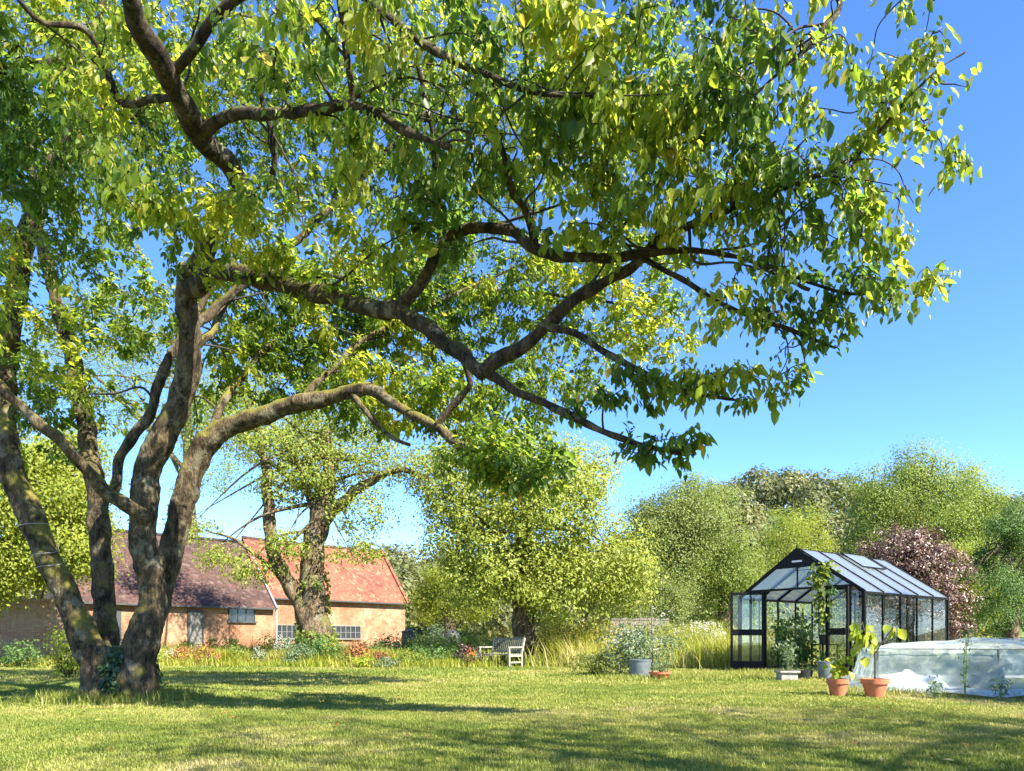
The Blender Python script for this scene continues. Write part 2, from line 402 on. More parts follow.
def make_meadow():
    """tall unmown grass behind the lawn"""
    parts = []
    for (n, p0, p1, sd, h, bias, green) in [
            (32000, (-13.5, 27), (-3.6, 26.2), .9, .6, .4, 0), (14000, (-14, 29.5), (-4, 31), 1.2, .85, .3, 0),
            (6000, (0.6, 26.4), (4.0, 25.5), .9, .45, .4, 0), (26000, (3.4, 25.0), (8.8, 27.0), 1.3, 1.1, .68, 0), (24000, (2.6, 30), (10, 32), 1.6, 1.6, .72, 0),
            (14000, (-24, 24.5), (-9, 25.4), .7, .35, .5, 0), (9000, (-9, 24.6), (-.5, 24.9), .5, .3, .4, 0)]:
        t = rng.random(n)[:, None]; xy = np.asarray(p0) + t * (np.asarray(p1) - np.asarray(p0)) + rng.normal(0, sd, (n, 2))
        clump = vnoise(xy[:, 0], xy[:, 1], .9, 5); keep = rng.random(n) < .25 + clump; xy = xy[keep]; clump = clump[keep]; n = len(xy)
        a = rng.random(n) * 2 * np.pi; lean = np.abs(rng.normal(.3, .3, n))
        d = np.stack([np.cos(a) * lean, np.sin(a) * lean, np.ones(n)], -1); nn = np.stack([np.cos(a), np.sin(a), .2 * np.ones(n)], -1)
        parts.append((np.concatenate([xy, np.zeros((n, 1))], 1), d, nn, h * (.35 + .5 * rng.random(n) + .45 * clump), .02 * (.5 + rng.random(n)), np.clip(bias + .8 * (vnoise(xy[:, 0], xy[:, 1], .6, 6) - .5) + rng.normal(0, .16, n), 0, 1)))
    pos, d, nn, l, w_, r = [np.concatenate([a[i] for a in parts]) for i in range(6)]
    tag(link('tall_grass', leaves('tall_grass', pos, d, nn, l, w_, r, 'blade'), 'tallgrass'), 'tall sunlit yellow green meadow grass behind the mown lawn', 'tall grass', kind='stuff')


# ------------------------------------------------------------------ hills and far wood
HILL_UP = .96


def hill_h(x, y):
    az = x / np.maximum(y, 1) * F + 512
    prof = np.interp(az, [-700, 0, 380, 440, 520, 640, 740, 800, 850, 920, 1100, 1700], [20, 16, 12, 13.5, 12, 16, 29, 31, 29, 26, 22, 20])
    f = np.clip((y - 75) / 85, 0, 1); f = f * f * (3 - 2 * f)
    return prof * HILL_UP * f * np.clip((330 - y) / 60, 0, 1)


def make_hills():
    xs = np.linspace(-330, 330, 90); ys = np.linspace(72, 340, 60); X, Y = np.meshgrid(xs, ys)
    Z = hill_h(X, Y) - .3; k = len(xs)
    V = np.stack([X, Y, Z], -1).reshape(-1, 3)
    i, j = np.meshgrid(np.arange(len(ys) - 1), np.arange(k - 1), indexing='ij')
    q = np.stack([i * k + j, i * k + j + 1, (i + 1) * k + j + 1, (i + 1) * k + j], -1).reshape(-1, 4)
    tag(link('hill', np_mesh('hill', V, q.ravel(), np.arange(len(q)) * 4, smooth=True), plain('hill_grass', (0.08, 0.12, 0.03), .95, var=.4, scale=.2)), kind='structure')
    pos, nrm, rr = [], [], []
    for _ in range(950):
        y = random.uniform(80, 190); x = (random.uniform(-150, 1170) - 512) / F * y
        r = random.uniform(2.6, 4.8); z = float(hill_h(np.array(x), np.array(y))); hgt = r * random.uniform(1.2, 1.7)
        n = 320; dd = rand_dirs(n); dd[:, 2] = np.where(dd[:, 2] < -.3, -dd[:, 2], dd[:, 2])
        rad = r * (.75 + .3 * rng.random(n))
        pos.append(np.array([x, y, z + hgt * .55]) + dd * rad[:, None] * np.array([1, 1, hgt / r * .75])); nrm.append(unit(dd + .5 * rand_dirs(n))); rr.append(np.clip(random.uniform(.1, .9) + rng.normal(0, .15, n), 0, 1))
    pos, nrm, rr = np.concatenate(pos), np.concatenate(nrm), np.concatenate(rr); n = len(pos)
    s = .5 + .4 * rng.random(n)
    tag(link('woodland', leaves('woodland', pos, np.cross(nrm, rand_dirs(n)), nrm, s, s * .8, rr), 'leaf_wood'), 'distant wooded hillside rising behind the garden trees', 'woodland', kind='stuff')


# ------------------------------------------------------------------ trees and shrubs
def crown_points(blobs, clumps, per, spread, flat=.6, sub=0):
    """leaf positions, outward normals: clumps of leaves spread through ellipsoids (cx,cy,cz,rx,ry,rz)"""
    if sub:
        nb_ = []
        for b in blobs:
            nb_.append((b[0], b[1], b[2], b[3] * .84, b[4] * .84, b[5] * .84))
            for _ in range(sub):
                dd = rand_dirs(1)[0]; dd[2] = dd[2] * .8 + .1; f = random.uniform(.26, .4)
                nb_.append(tuple(np.array(b[:3]) + dd * np.array(b[3:6]) * random.uniform(.66, .86)) + (b[3] * f, b[4] * f, b[5] * f * .8))
        blobs = nb_
    vol = np.array([max(b[3], .1) * max(b[5], .1) for b in blobs]); cnt = np.maximum(3, (clumps * vol / vol.sum())).astype(int)
    pos, nrm, tone = [], [], []
    for b, c in zip(blobs, cnt):
        ce = np.array(b[:3]); ra = np.array(b[3:6]); dd = rand_dirs(c)
        rad = (.45 + .62 * rng.random(c) ** .7)
        tips = ce + dd * ra * rad[:, None]
        sp = spread * (.6 + .8 * rng.random(c))
        pp = np.repeat(tips, per, 0) + rng.standard_normal((c * per, 3)) * np.repeat(sp, per)[:, None] * np.array([1, 1, flat])
        out = unit((pp - ce) / ra)
        pos.append(pp); loc = unit((pp - np.repeat(tips, per, 0)) / spread); nrm.append(unit(out * .55 + loc * .6 + np.array([0, 0, .45]) + .32 * rand_dirs(len(pp)))); tone.append(np.repeat(rng.random(c), per))
    return np.concatenate(pos), np.concatenate(nrm), np.concatenate(tone)


def foliage(name, blobs, clumps, per, spread, size, mat, parent, ratio=.6, droop=.3, bias=0.0, style='quad', flower=None, nfl=0, sub=0):
    pos, nrm, tone = crown_points(blobs, clumps, per, spread, .6, sub)
    n = len(pos); s = size * (.6 + .8 * rng.random(n))
    d = np.cross(nrm, rand_dirs(n)); d[:, 2] -= droop
    pos[:, 2] = np.maximum(pos[:, 2], .05)
    rnd = np.clip(.5 * tone + .5 * rng.random(n) + bias, 0, 1); w_ = s * ratio
    if not flower: return link(name, leaves(name, pos, d, nrm, s, w_, rnd, style), mat, parent)
    pts = []
    for i in range(nfl):
        b = blobs[random.randrange(len(blobs))]; dd = rand_dirs(1)[0]; dd[2] = abs(dd[2]); dd[1] = -abs(dd[1]); pts.append(np.array(b[:3]) + dd * np.array(b[3:6]) * random.uniform(.85, 1.2))
    fp = np.repeat(np.array(pts), 8, 0) + rng.normal(0, 1, (nfl * 8, 3)) * np.array([.03, .03, .05]); m = len(fp); fn = unit(rand_dirs(m) + np.array([0, -.5, .8]))
    me = leaves(name, np.concatenate([pos, fp]), np.concatenate([d, np.cross(fn, rand_dirs(m))]), np.concatenate([nrm, fn]), np.concatenate([s, np.full(m, .038)]), np.concatenate([w_, np.full(m, .034)]), np.concatenate([rnd, rng.random(m)]), style, mi=np.concatenate([np.zeros(n, int), np.ones(m, int)]))
    return link(name, me, [mat, flower], parent)


def blob_px(px, py, D, wx, wy, depth=None):
    c = P(px, py, D); k = D / F
    return (c[0], c[1], c[2], wx * k, depth if depth else wx * k * .9, wy * k)


def limb_path(pts, jit=0.0, n=6):
    """pts: (px, py, D, width px) -> smoothed path and radii"""
    p = np.array([P(a[0], a[1], a[2]) for a in pts]); r = np.array([a[3] * a[2] / F * .5 for a in pts])
    q = catmull(p, n); rr = catmull(np.stack([r, r, r], 1), n)[:, 0]
    if jit:
        ph = rng.random(6) * 6.28; sarc = np.concatenate([[0], np.cumsum(np.linalg.norm(np.diff(q, axis=0), axis=1))])
        off = np.stack([np.sin(sarc * 5.1 + ph[0]) + .6 * np.sin(sarc * 11 + ph[1]), np.sin(sarc * 4.3 + ph[2]), np.sin(sarc * 6.0 + ph[3]) + .5 * np.sin(sarc * 13 + ph[4])], 1) * jit
        q[1:-1] += off[1:-1] * np.minimum(1, rr[1:-1, None] * 10)
        rr = rr * (1 + .05 * np.sin(sarc * 7 + ph[5]) + .03 * np.sin(sarc * 17 + ph[0]))
    return q, np.maximum(rr, .004)


def simple_tree(name, label, cat, base, blobs, trunk, clumps, per, spread, size, mat, bark='bark2', group=None, ratio=.55, bias=0.0, stems=7, sub=7):
    """trunk: list of (path, radii). limbs run from the trunk top into the blobs"""
    t = empty(name, tuple(base), 0, label, cat, group); b = np.array(base)
    loc = lambda p: np.asarray(p) - b
    tr = [(loc(p), r) for p, r in trunk]
    me = tubes_mesh('trunk', tr, 10, .06); link('trunk', me, bark, t)
    top = trunk[0][0]; paths = []
    for bl in blobs:
        c = np.array(bl[:3]); ra = np.array(bl[3:6])
        for _ in range(stems):
            tip = c + rand_dirs(1)[0] * ra * random.uniform(.3, .85)
            i = random.randint(int(len(top) * .55), len(top) - 1); s0 = top[i]
            mid = (s0 + tip) / 2 + np.array([0, 0, .12 * np.linalg.norm(tip - s0)]) + rng.normal(0, .12, 3) * np.linalg.norm(tip - s0) * .5
            q = catmull([s0, mid, tip], 5); r0 = min(trunk[0][1][i] * .45, .02 + .018 * np.linalg.norm(tip - s0))
            paths.append((loc(q), np.linspace(r0, .008, len(q))))
    link('limbs', tubes_mesh('limbs', paths, 5), bark, t)
    lb = [(x[0] - b[0], x[1] - b[1], x[2] - b[2], x[3], x[4], x[5]) for x in blobs]
    foliage('crown', lb, clumps, per, spread, size, mat, t, ratio, bias=bias, sub=sub)
    return t


def copy_tree(o, parent=None):
    c = o.copy(); COL.objects.link(c)
    if parent is not None: c.parent = parent
    for ch in [x for x in COL.objects if x.parent == o]: copy_tree(ch, c)
    return c


def shrub(name, label, cat, px, D, wpx, hpx, mat, size=.07, clumps=60, per=22, group=None, ratio=.6, bias=0.0, lobes=4, depth=None, flower=None, nfl=0, droop=.2, base_z=0.0):
    """a bush: uneven lobes of leaves on visible stems, standing on the ground"""
    k = D / F; X = (px - 512) * k; W = wpx * k * .5; H = hpx * k
    t = empty(name, (X, D, base_z), 0, label, cat, group); bl = []
    dp = depth or min(W, 1.2)
    for i in range(lobes):
        a = random.uniform(0, 6.28); rr = random.uniform(.1, .5) if lobes > 1 else 0
        h = H * random.uniform(.35, .62)
        bl.append((math.cos(a) * W * rr * 1.1, math.sin(a) * dp * rr, h, W * random.uniform(.5, .72), dp * .65, min(h, H - h) * random.uniform(.85, 1.02)))
    bl.append((0, 0, H * .36, W * .92, dp * .85, H * .36))
    foliage('foliage', bl, clumps, per, .07 * H + .05, size, mat, t, ratio, droop, bias, 'quad', flower, nfl)
    ps = []
    for i in range(9):
        b = bl[i % len(bl)]; tip = np.array(b[:3]) + rand_dirs(1)[0] * np.array(b[3:6]) * .7; tip[2] = max(tip[2], .12)
        s0 = np.array([random.uniform(-.15, .15) * W, random.uniform(-.15, .15) * dp, -.02]); q = catmull([s0, (s0 + tip) / 2 + rng.normal(0, .05, 3) * H, tip], 4)
        ps.append((q, np.linspace(.012 * max(H, .6), .004, len(q))))
    link('stems', tubes_mesh('stems', ps, 5), 'twig', t)
    return t


# ------------------------------------------------------------------ the big tree
def make_big_tree():
    B = P(118, 699, 10.7); B[2] = 0.0
    t = empty('spreading_tree', tuple(B), 0, 'large multi-stemmed tree with dark mossy limbs arching over the lawn', 'tree')
    stems = {  # fused into one trunk
        's1': [(108, 706, 10.6, 56), (98, 670, 10.6, 44), (76, 618, 10.6, 33), (44, 548, 10.5, 31), (14, 476, 10.5, 31), (3, 420, 10.6, 30), (8, 340, 10.8, 28), (20, 270, 11, 24), (36, 205, 11, 20), (70, 130, 10.8, 16), (95, 60, 10.5, 13), (105, -30, 10.2, 9)],
        's2': [(114, 706, 11.0, 48), (108, 660, 11.1, 34), (104, 600, 11.2, 27), (99, 520, 11.3, 26), (88, 440, 11.5, 23), (74, 365, 11.7, 19), (56, 300, 11.9, 16), (40, 235, 12, 13), (30, 150, 12, 9), (15, 60, 12, 6)],
        's3': [(132, 706, 10.5, 60), (138, 660, 10.5, 46), (152, 600, 10.5, 36), (143, 530, 10.4, 34), (148, 470, 10.4, 34), (172, 420, 10.3, 31), (190, 365, 10.2, 29), (187, 310, 10.0, 26), (186, 265, 9.7, 24)],
        's4': [(128, 706, 10.9, 46), (142, 655, 10.9, 30), (164, 580, 10.9, 31), (184, 500, 10.9, 30), (203, 448, 10.9, 30), (236, 424, 10.8, 25), (285, 408, 10.6, 23), (330, 396, 10.4, 20), (372, 388, 10.2, 16)],
    }
    paths = []; skel = []
    for k, pts in stems.items():
        q, r = limb_path(pts, .012, 7); paths.append((q - B, r * .78)); skel.append((q, r))
    # root flare
    for a in np.linspace(0, 6.28, 8)[:-1]:
        e = B + np.array([math.cos(a) * .62, math.sin(a) * .55, -.08]); m_ = B + np.array([math.cos(a) * .36, math.sin(a) * .33, .16]); s_ = B + np.array([math.cos(a) * .18, math.sin(a) * .18, .75])
        q = catmull([s_, m_, e], 6); paths.append((q - B, np.linspace(.2, .09, len(q))))
    tr = link('trunk', tubes_mesh('trunk', paths, 14, .0), 'bark', t)
    rm = tr.modifiers.new('fuse', 'REMESH'); rm.mode = 'VOXEL'; rm.voxel_size = .028; rm.use_smooth_shade = True
    sm = tr.modifiers.new('soft', 'SMOOTH'); sm.factor = .5; sm.iterations = 3
    tx = bpy.data.textures.new('bark_lumps', 'CLOUDS'); tx.noise_scale = .22; tx.noise_depth = 4
    dp = tr.modifiers.new('lumps', 'DISPLACE'); dp.texture = tx; dp.strength = .07; dp.mid_level = .5; dp.texture_coords = 'LOCAL'
    limbs = [
        # upper dark limb out of the top of the frame
        [(187, 280, 9.8, 24), (215, 230, 9.2, 24), (240, 190, 8.6, 23), (205, 140, 8.0, 26), (168, 80, 7.3, 27), (140, 20, 6.7, 26), (112, -50, 6.2, 22), (60, -130, 6, 14)],
        # the great arching limb
        [(187, 290, 9.9, 26), (225, 272, 9.3, 25), (290, 286, 8.7, 22), (345, 300, 8.3, 21), (400, 314, 8.0, 20), (440, 336, 7.8, 20), (468, 364, 7.6, 19), (486, 374, 7.5, 18)],
        [(484, 374, 7.5, 18), (515, 350, 7.4, 16), (548, 322, 7.3, 15), (592, 290, 7.1, 14), (628, 268, 7.0, 13), (660, 240, 6.8, 11), (715, 215, 6.5, 8), (780, 190, 6.2, 6), (840, 165, 6.0, 4)],
        [(486, 372, 7.5, 13), (512, 388, 7.5, 11), (545, 404, 7.5, 10), (590, 425, 7.4, 9), (634, 443, 7.3, 8), (672, 452, 7.2, 5), (696, 455, 7.1, 3)],
        [(540, 326, 7.3, 10), (576, 334, 7.2, 9), (612, 356, 7.1, 8), (648, 376, 7.0, 8), (690, 392, 6.9, 5), (735, 400, 6.8, 3)],
        # upper arch
        [(398, 312, 8.0, 16), (424, 275, 7.8, 15), (450, 240, 7.6, 14), (482, 226, 7.4, 14), (514, 232, 7.2, 14), (538, 252, 7.1, 14), (582, 257, 7.0, 13), (630, 256, 6.9, 11), (690, 250, 6.7, 8), (750, 262, 6.5, 6), (810, 290, 6.4, 4)],
        [(535, 250, 7.1, 11), (525, 210, 6.9, 9), (512, 190, 6.8, 8), (500, 140, 6.6, 7), (470, 80, 6.4, 5)],
        [(640, 256, 6.9, 7), (690, 285, 6.8, 7), (735, 310, 6.7, 6), (790, 330, 6.6, 5), (836, 348, 6.5, 3)],
        # mossy limb carries on and droops
        [(368, 388, 10.2, 15), (404, 410, 9.8, 13), (438, 428, 9.5, 12), (466, 450, 9.2, 11), (500, 470, 8.9, 10), (520, 492, 8.7, 5)],
        [(436, 426, 9.5, 9), (462, 396, 9.4, 8), (470, 380, 9.3, 7), (455, 350, 9.2, 5), (440, 330, 9.1, 4)],
        [(350, 392, 10.3, 9), (385, 432, 10, 6), (410, 445, 9.9, 4)],
        # low thin limbs on the left
        [(146, 520, 10.3, 20), (118, 500, 10.0, 17), (86, 470, 9.7, 15), (48, 430, 9.4, 14), (5, 392, 9.2, 12), (-50, 350, 9.0, 9), (-110, 300, 9, 6)],
        [(112, 490, 10.2, 13), (124, 455, 10.3, 13), (146, 416, 10.4, 13), (162, 380, 10.5, 12), (176, 345, 10.6, 11), (205, 300, 10.8, 8), (240, 250, 11, 6)],
        [(192, 350, 10.2, 11), (214, 330, 10.6, 9), (226, 300, 11, 8), (260, 260, 11.4, 6)],
        [(206, 440, 10.8, 12), (225, 400, 11.2, 10), (255, 360, 11.6, 8), (300, 320, 12, 6), (340, 280, 12.3, 4)],
        [(300, 402, 10.6, 9), (340, 360, 11.2, 8), (380, 330, 11.6, 6), (430, 305, 11.8, 5), (527, 262, 12, 3)],
        # overhead boughs
        [(200, 130, 7.9, 16), (250, 112, 7.4, 14), (300, 114, 7.0, 13), (350, 104, 6.7, 12), (400, 128, 6.5, 10), (450, 148, 6.3, 7)],
        [(352, 104, 6.7, 9), (348, 60, 6.5, 9), (341, 5, 6.3, 9), (335, -60, 6.1, 6)],
        [(165, 78, 7.3, 14), (250, -10, 6.7, 12), (330, -20, 6.3, 11), (385, 15, 6.1, 10), (455, 62, 6.0, 9), (530, 90, 5.9, 7), (600, 98, 5.8, 4)],
        [(330, -20, 6.3, 11), (480, -60, 6.1, 11), (640, -70, 5.9, 10), (760, -50, 5.8, 9), (836, -5, 5.7, 8), (818, 36, 5.7, 7), (786, 66, 5.7, 5), (755, 95, 5.7, 3)],
        [(760, -50, 5.8, 7), (850, -30, 5.7, 6), (905, -10, 5.7, 4), (935, 0, 5.7, 2.5)],
        [(700, 222, 6.6, 7), (780, 190, 6.3, 6), (850, 160, 6.1, 5), (896, 112, 5.9, 4), (935, 72, 5.8, 2.5), (965, 52, 5.8, 2)],
        [(760, 262, 6.5, 5), (840, 292, 6.4, 4), (900, 288, 6.3, 3), (940, 276, 6.2, 2)],
        [(100, 60, 10.4, 10), (50, 62, 9.6, 12), (0, 70, 9, 11), (-60, 90, 8.6, 8)],
        [(176, 96, 7.4, 9), (120, 100, 8, 9), (90, 34, 7.6, 8), (40, 20, 7.3, 6), (0, -20, 7, 4)],
        [(270, 190, 8.4, 8), (275, 165, 8.2, 8), (270, 130, 8, 7), (262, 90, 7.8, 5), (285, 40, 7.6, 4)],
        [(420, 190, 7.7, 7), (436, 160, 7.5, 7), (424, 90, 7.2, 6), (415, 60, 7.1, 5)],
        # the far side of the crown
        [(190, 330, 10.1, 12), (260, 270, 11, 10), (340, 200, 12, 9), (420, 120, 12.5, 7), (500, 60, 12.8, 4)],
        [(260, 270, 11, 9), (370, 280, 12, 7), (480, 290, 12.6, 6), (600, 300, 12.4, 4), (660, 320, 12.2, 3)],
        [(420, 120, 12.5, 6), (540, 110, 12.4, 5), (660, 140, 12, 3)],
        [(36, 205, 11, 12), (90, 140, 12, 9), (180, 90, 12.6, 6), (260, 40, 13, 4)],
    ]
    for pts in limbs:
        q, r = limb_path(pts, .02, 14); r = r * .8; skel.append((q[::2], r[::2]))
        lo = link('limb', tubes_mesh('limb', [(q - B, r)], 12, .0), 'bark' if pts[0][2] > 9.9 and pts[0][1] > 340 else 'bark_limb', t)
        dl = lo.modifiers.new('lumps', 'DISPLACE'); dl.texture = tx; dl.strength = float(min(.07, r.max() * .55)); dl.mid_level = .5; dl.texture_coords = 'LOCAL'
    # tips of the twigs, gathered in boughs: (px, py, D, half width px, half height px, half depth m, number of tips)
    boughs = [
        (740, 30, 5.9, 120, 60, .8, 150), (610, 40, 6.0, 130, 70, .9, 190), (470, 40, 6.2, 130, 70, .9, 190), (330, 50, 6.6, 110, 80, .9, 140), (200, 40, 7.5, 100, 60, 1., 80),
        (770, 125, 6.0, 95, 60, .8, 150), (660, 135, 6.2, 110, 55, .8, 170), (540, 140, 6.5, 110, 50, .8, 170), (420, 165, 7.1, 100, 50, .8, 150), (310, 215, 7.9, 110, 48, .8, 150), (215, 235, 8.2, 85, 40, .8, 100),
        (135, 190, 6.9, 50, 30, .5, 36), (800, 215, 6.2, 78, 48, .7, 120), (705, 215, 6.4, 90, 40, .7, 120), (610, 215, 6.7, 70, 35, .7, 70),
        (835, 308, 6.4, 52, 30, .6, 70), (760, 312, 6.6, 70, 30, .6, 70), (700, 386, 6.9, 62, 22, .5, 60), (775, 370, 6.7, 50, 26, .5, 34), (664, 446, 7.2, 48, 14, .4, 36), (610, 400, 7.2, 60, 26, .5, 20),
        (530, 470, 8.7, 46, 24, .5, 34), (490, 445, 9.0, 60, 26, .5, 32), (470, 470, 8.9, 40, 16, .5, 20),
        (880, 120, 5.95, 45, 50, .5, 52), (925, 75, 5.85, 40, 34, .4, 24), (955, 150, 5.9, 16, 34, .3, 7), (875, 220, 6.1, 30, 40, .4, 24), (925, 282, 6.2, 26, 14, .3, 12), (890, 262, 6.2, 24, 24, .3, 12), (915, 0, 5.7, 22, 6, .3, 7),
        (400, 235, 7.6, 90, 36, .6, 70), (350, 290, 8.4, 70, 26, .5, 40), (440, 195, 7.4, 50, 36, .6, 50),
        (50, 40, 8.8, 90, 60, 1., 90), (40, 140, 9.6, 80, 60, 1., 80), (50, 225, 10.4, 80, 50, 1., 60), (130, 110, 8.2, 80, 60, 1., 80), (20, 320, 10.2, 50, 60, 1., 34), (60, 380, 10.4, 60, 40, 1., 26), (140, 330, 11, 60, 50, 1., 34),
        # far side, in the sun
        (460, 300, 12.2, 120, 70, 1.2, 210), (590, 290, 12.2, 90, 55, 1.2, 110), (350, 320, 12.2, 100, 70, 1.2, 170), (470, 400, 11.4, 80, 34, 1., 80), (380, 400, 11.6, 80, 40, 1., 80), (280, 360, 11.8, 70, 50, 1., 80), (560, 380, 11.6, 50, 40, 1., 34), (650, 330, 11.8, 60, 36, 1., 34),
        (420, 110, 12.4, 190, 110, 1.4, 300), (640, 120, 11.8, 130, 90, 1.3, 150), (230, 100, 12.6, 160, 120, 1.4, 200), (80, 120, 12.6, 120, 110, 1.3, 130), (110, 300, 11.6, 100, 50, 1.2, 50), (250, 300, 11.8, 80, 50, 1.2, 60), (60, 410, 11.4, 70, 50, 1, 36), (215, 400, 12.2, 60, 40, 1, 30), (420, -90, 10, 300, 60, 1.5, 80), (120, -90, 10, 220, 60, 1.5, 60),
    ]
    EL = np.array([np.concatenate([P(b_[0], b_[1], b_[2]), [b_[3] * b_[2] / F, b_[5], b_[4] * b_[2] / F]]) for b_ in boughs])
    def inside(p_): return bool(np.any(np.sum(((p_ - EL[:, :3]) / EL[:, 3:]) ** 2, 1) < 1.15))
    br = []
    for q, r in skel[4:]:
        if len(q) < 6: continue
        for _ in range(int(len(q) / 1.9)):
            i = random.randint(2, len(q) - 1); p = q[i].copy(); d = unit(.5 * unit(q[i] - q[i - 1]) + rng.standard_normal(3) * np.array([1, .8, .75]) + np.array([0, 0, .1])); L = random.uniform(.45, 1.5) * min(1.6, .7 + r[i] * 10)
            pts = [p]; nseg = random.randint(3, 5)
            for k_ in range(nseg):
                d = unit(d + rng.normal(0, .38, 3) + np.array([0, 0, -.1 * k_])); p = p + d * L / nseg; pts.append(p)
            if not inside(p) or not inside(pts[-2]): continue
            c_ = catmull(pts, 4); r0 = min(r[i] * .5, .009 + .006 * L); br.append((c_ - B, np.linspace(r0, .004, len(c_)))); skel.append((c_, np.linspace(r0, .004, len(c_))))
    tips = []
    for (px, py, D, wx, wy, dd, n) in boughs:
        n = int(n * (.62 if px > 790 else .54 if px > 690 and D < 8 else .5 if D < 8.5 and px > 280 else .95 if D < 8.5 else 2.7 if D > 11.3 else 2.2)) if n > 30 else n
        c = P(px, py, D); k = D / F; u = rand_dirs(n) * (rng.random(n) ** .45)[:, None]
        tips.append(c + u * np.array([wx * k * 1.08, dd, wy * k * 1.08]))
    tips = np.concatenate(tips)
    S = np.concatenate([q[2:] for q, _ in skel])
    dist = np.array([np.min(np.sum((S - x) ** 2, 1)) for x in tips]); order = np.argsort(dist)
    buf = np.zeros((len(S) + len(tips) * 6, 3)); buf[:len(S)] = S; ns = len(S)
    tw = []; lp, ld, lsz = [], [], []
    for i in order:
        T = tips[i]; dv = buf[:ns] - T; j = int(np.argmin(np.einsum('ij,ij->i', dv, dv) + .15 * np.maximum(0, dv[:, 2]) ** 2)); s0 = buf[j]
        L = np.linalg.norm(T - s0)
        if L < .04: continue
        m1 = s0 + (T - s0) * .5 + np.array([0, 0, .12 * L]) + rng.normal(0, .09, 3) * L
        q = catmull([s0, s0 + (m1 - s0) * .5 + rng.normal(0, .05, 3) * L, m1, m1 + (T - m1) * .5 + rng.normal(0, .04, 3) * L, T], 2); tw.append((q - B, np.linspace(min(.005 + .009 * L, .024), .0028, len(q))))
        buf[ns:ns + len(q) - 3] = q[3:]; ns += len(q) - 3
        ax = unit(T - m1); nl = int(random.randint(15, 27) * (.6 if T[0] > 1.9 and T[1] < 7.7 else .82 if T[1] < 7.7 else 1)); seglen = min(L, .75); sz = float(np.clip(rng.lognormal(0, .24), .6, 1.5))
        for k in range(nl):
            f = 1 - (k / nl) ** 1.2 * min(1, seglen / L) * .95
            ii = f * (len(q) - 1); a0 = int(min(ii, len(q) - 2)); pnt = q[a0] + (q[a0 + 1] - q[a0]) * (ii - a0)
            lp.append(pnt + rng.normal(0, .05, 3)); ld.append(ax); lsz.append(sz)
    lp = np.array(lp); ax = np.array(ld); n = len(lp)
    d = unit(rand_dirs(n) * np.array([1, 1, .5]) + .55 * ax + np.array([0, 0, -.65])); nn = unit(np.array([0, 0, 1.0]) + .65 * rand_dirs(n))
    ln_ = .04 + .078 * rng.random(n) ** 1.2
    sizes = np.array(lsz); near = np.clip((8.2 - lp[:, 1]) / 1.4, 0, 1); ln_ = ln_ * sizes * (1 + .14 * near * np.clip(1.6 - lp[:, 0] * .42, -.6, 1)); d = unit(d + near[:, None] * np.array([0, 0, -.45]))
    tone = np.clip(-.02 + .75 * vnoise(lp[:, 0] + lp[:, 2] * .7, lp[:, 1], 1.8, 2) + .25 * (vnoise(lp[:, 0], lp[:, 2], 2.3, 4) - .5) + rng.normal(0, .15, n), 0, .95)
    tone = np.where(rng.random(n) < .014, .97 + .03 * rng.random(n), tone)
    link('twigs', tubes_mesh('twigs', tw + br, 5, caps=False), 'twig', t)
    link('crown', leaves('crown', lp - B, d, nn, ln_, ln_ * (.45 + .12 * rng.random(n)), tone, 'leaf'), 'leaf_big', t)
    # ivy round the foot
    n = 1500; a = rng.random(n) * 2 * np.pi; z = rng.random(n) ** 1.5 * .75
    a = np.where(rng.random(n) < .7, -1.1 + rng.normal(0, .55, n), a)
    rr = .43 - .12 * z + .05 * rng.random(n); pos = np.stack([np.cos(a) * rr + .14, np.sin(a) * rr - .02, z + .02], -1)
    nr = unit(np.stack([np.cos(a), np.sin(a), .4 * np.ones(n)], -1) + .4 * rand_dirs(n)); dd = rand_dirs(n) * .6 + np.array([0, 0, -.6])
    iv = link('ivy', leaves('ivy', pos, dd, nr, .07, .065, rng.random(n), 'leaf'), 'ivy', None, tuple(B)); tag(iv, 'dark glossy ivy clinging round the foot of the multi-stemmed tree', 'ivy')
    # wire wound three times round the left stem
    q, r = skel[0]; zs = []
    turns = np.linspace(0, 1, 130); i0 = next(i for i in range(len(q)) if q[i][2] > 1.85); i1 = next(i for i in range(len(q)) if q[i][2] > 2.45)
    for f in turns:
        g = np.interp(f, [0, .3, .4, .64, .8, 1], [0, 0.02, .3, .34, 1, 1.02]); ii = i0 + g * (i1 - i0); a0 = int(ii); c = q[a0] + (q[a0 + 1] - q[a0]) * (ii - a0); rr = r[a0] * .8 + .02
        an = f * 3 * 2 * np.pi; zs.append(c + np.array([math.cos(an) * rr, math.sin(an) * rr, .12 * math.cos(an) * rr]))
    wr = link('wire', tubes_mesh('wire', [(np.array(zs) - B, .004)], 6), plain('pale_wire', (.3, .3, .31), .5, var=.1), None, tuple(B)); tag(wr, 'pale wire wound round the leaning left stem of the big tree', 'wire')
    return t


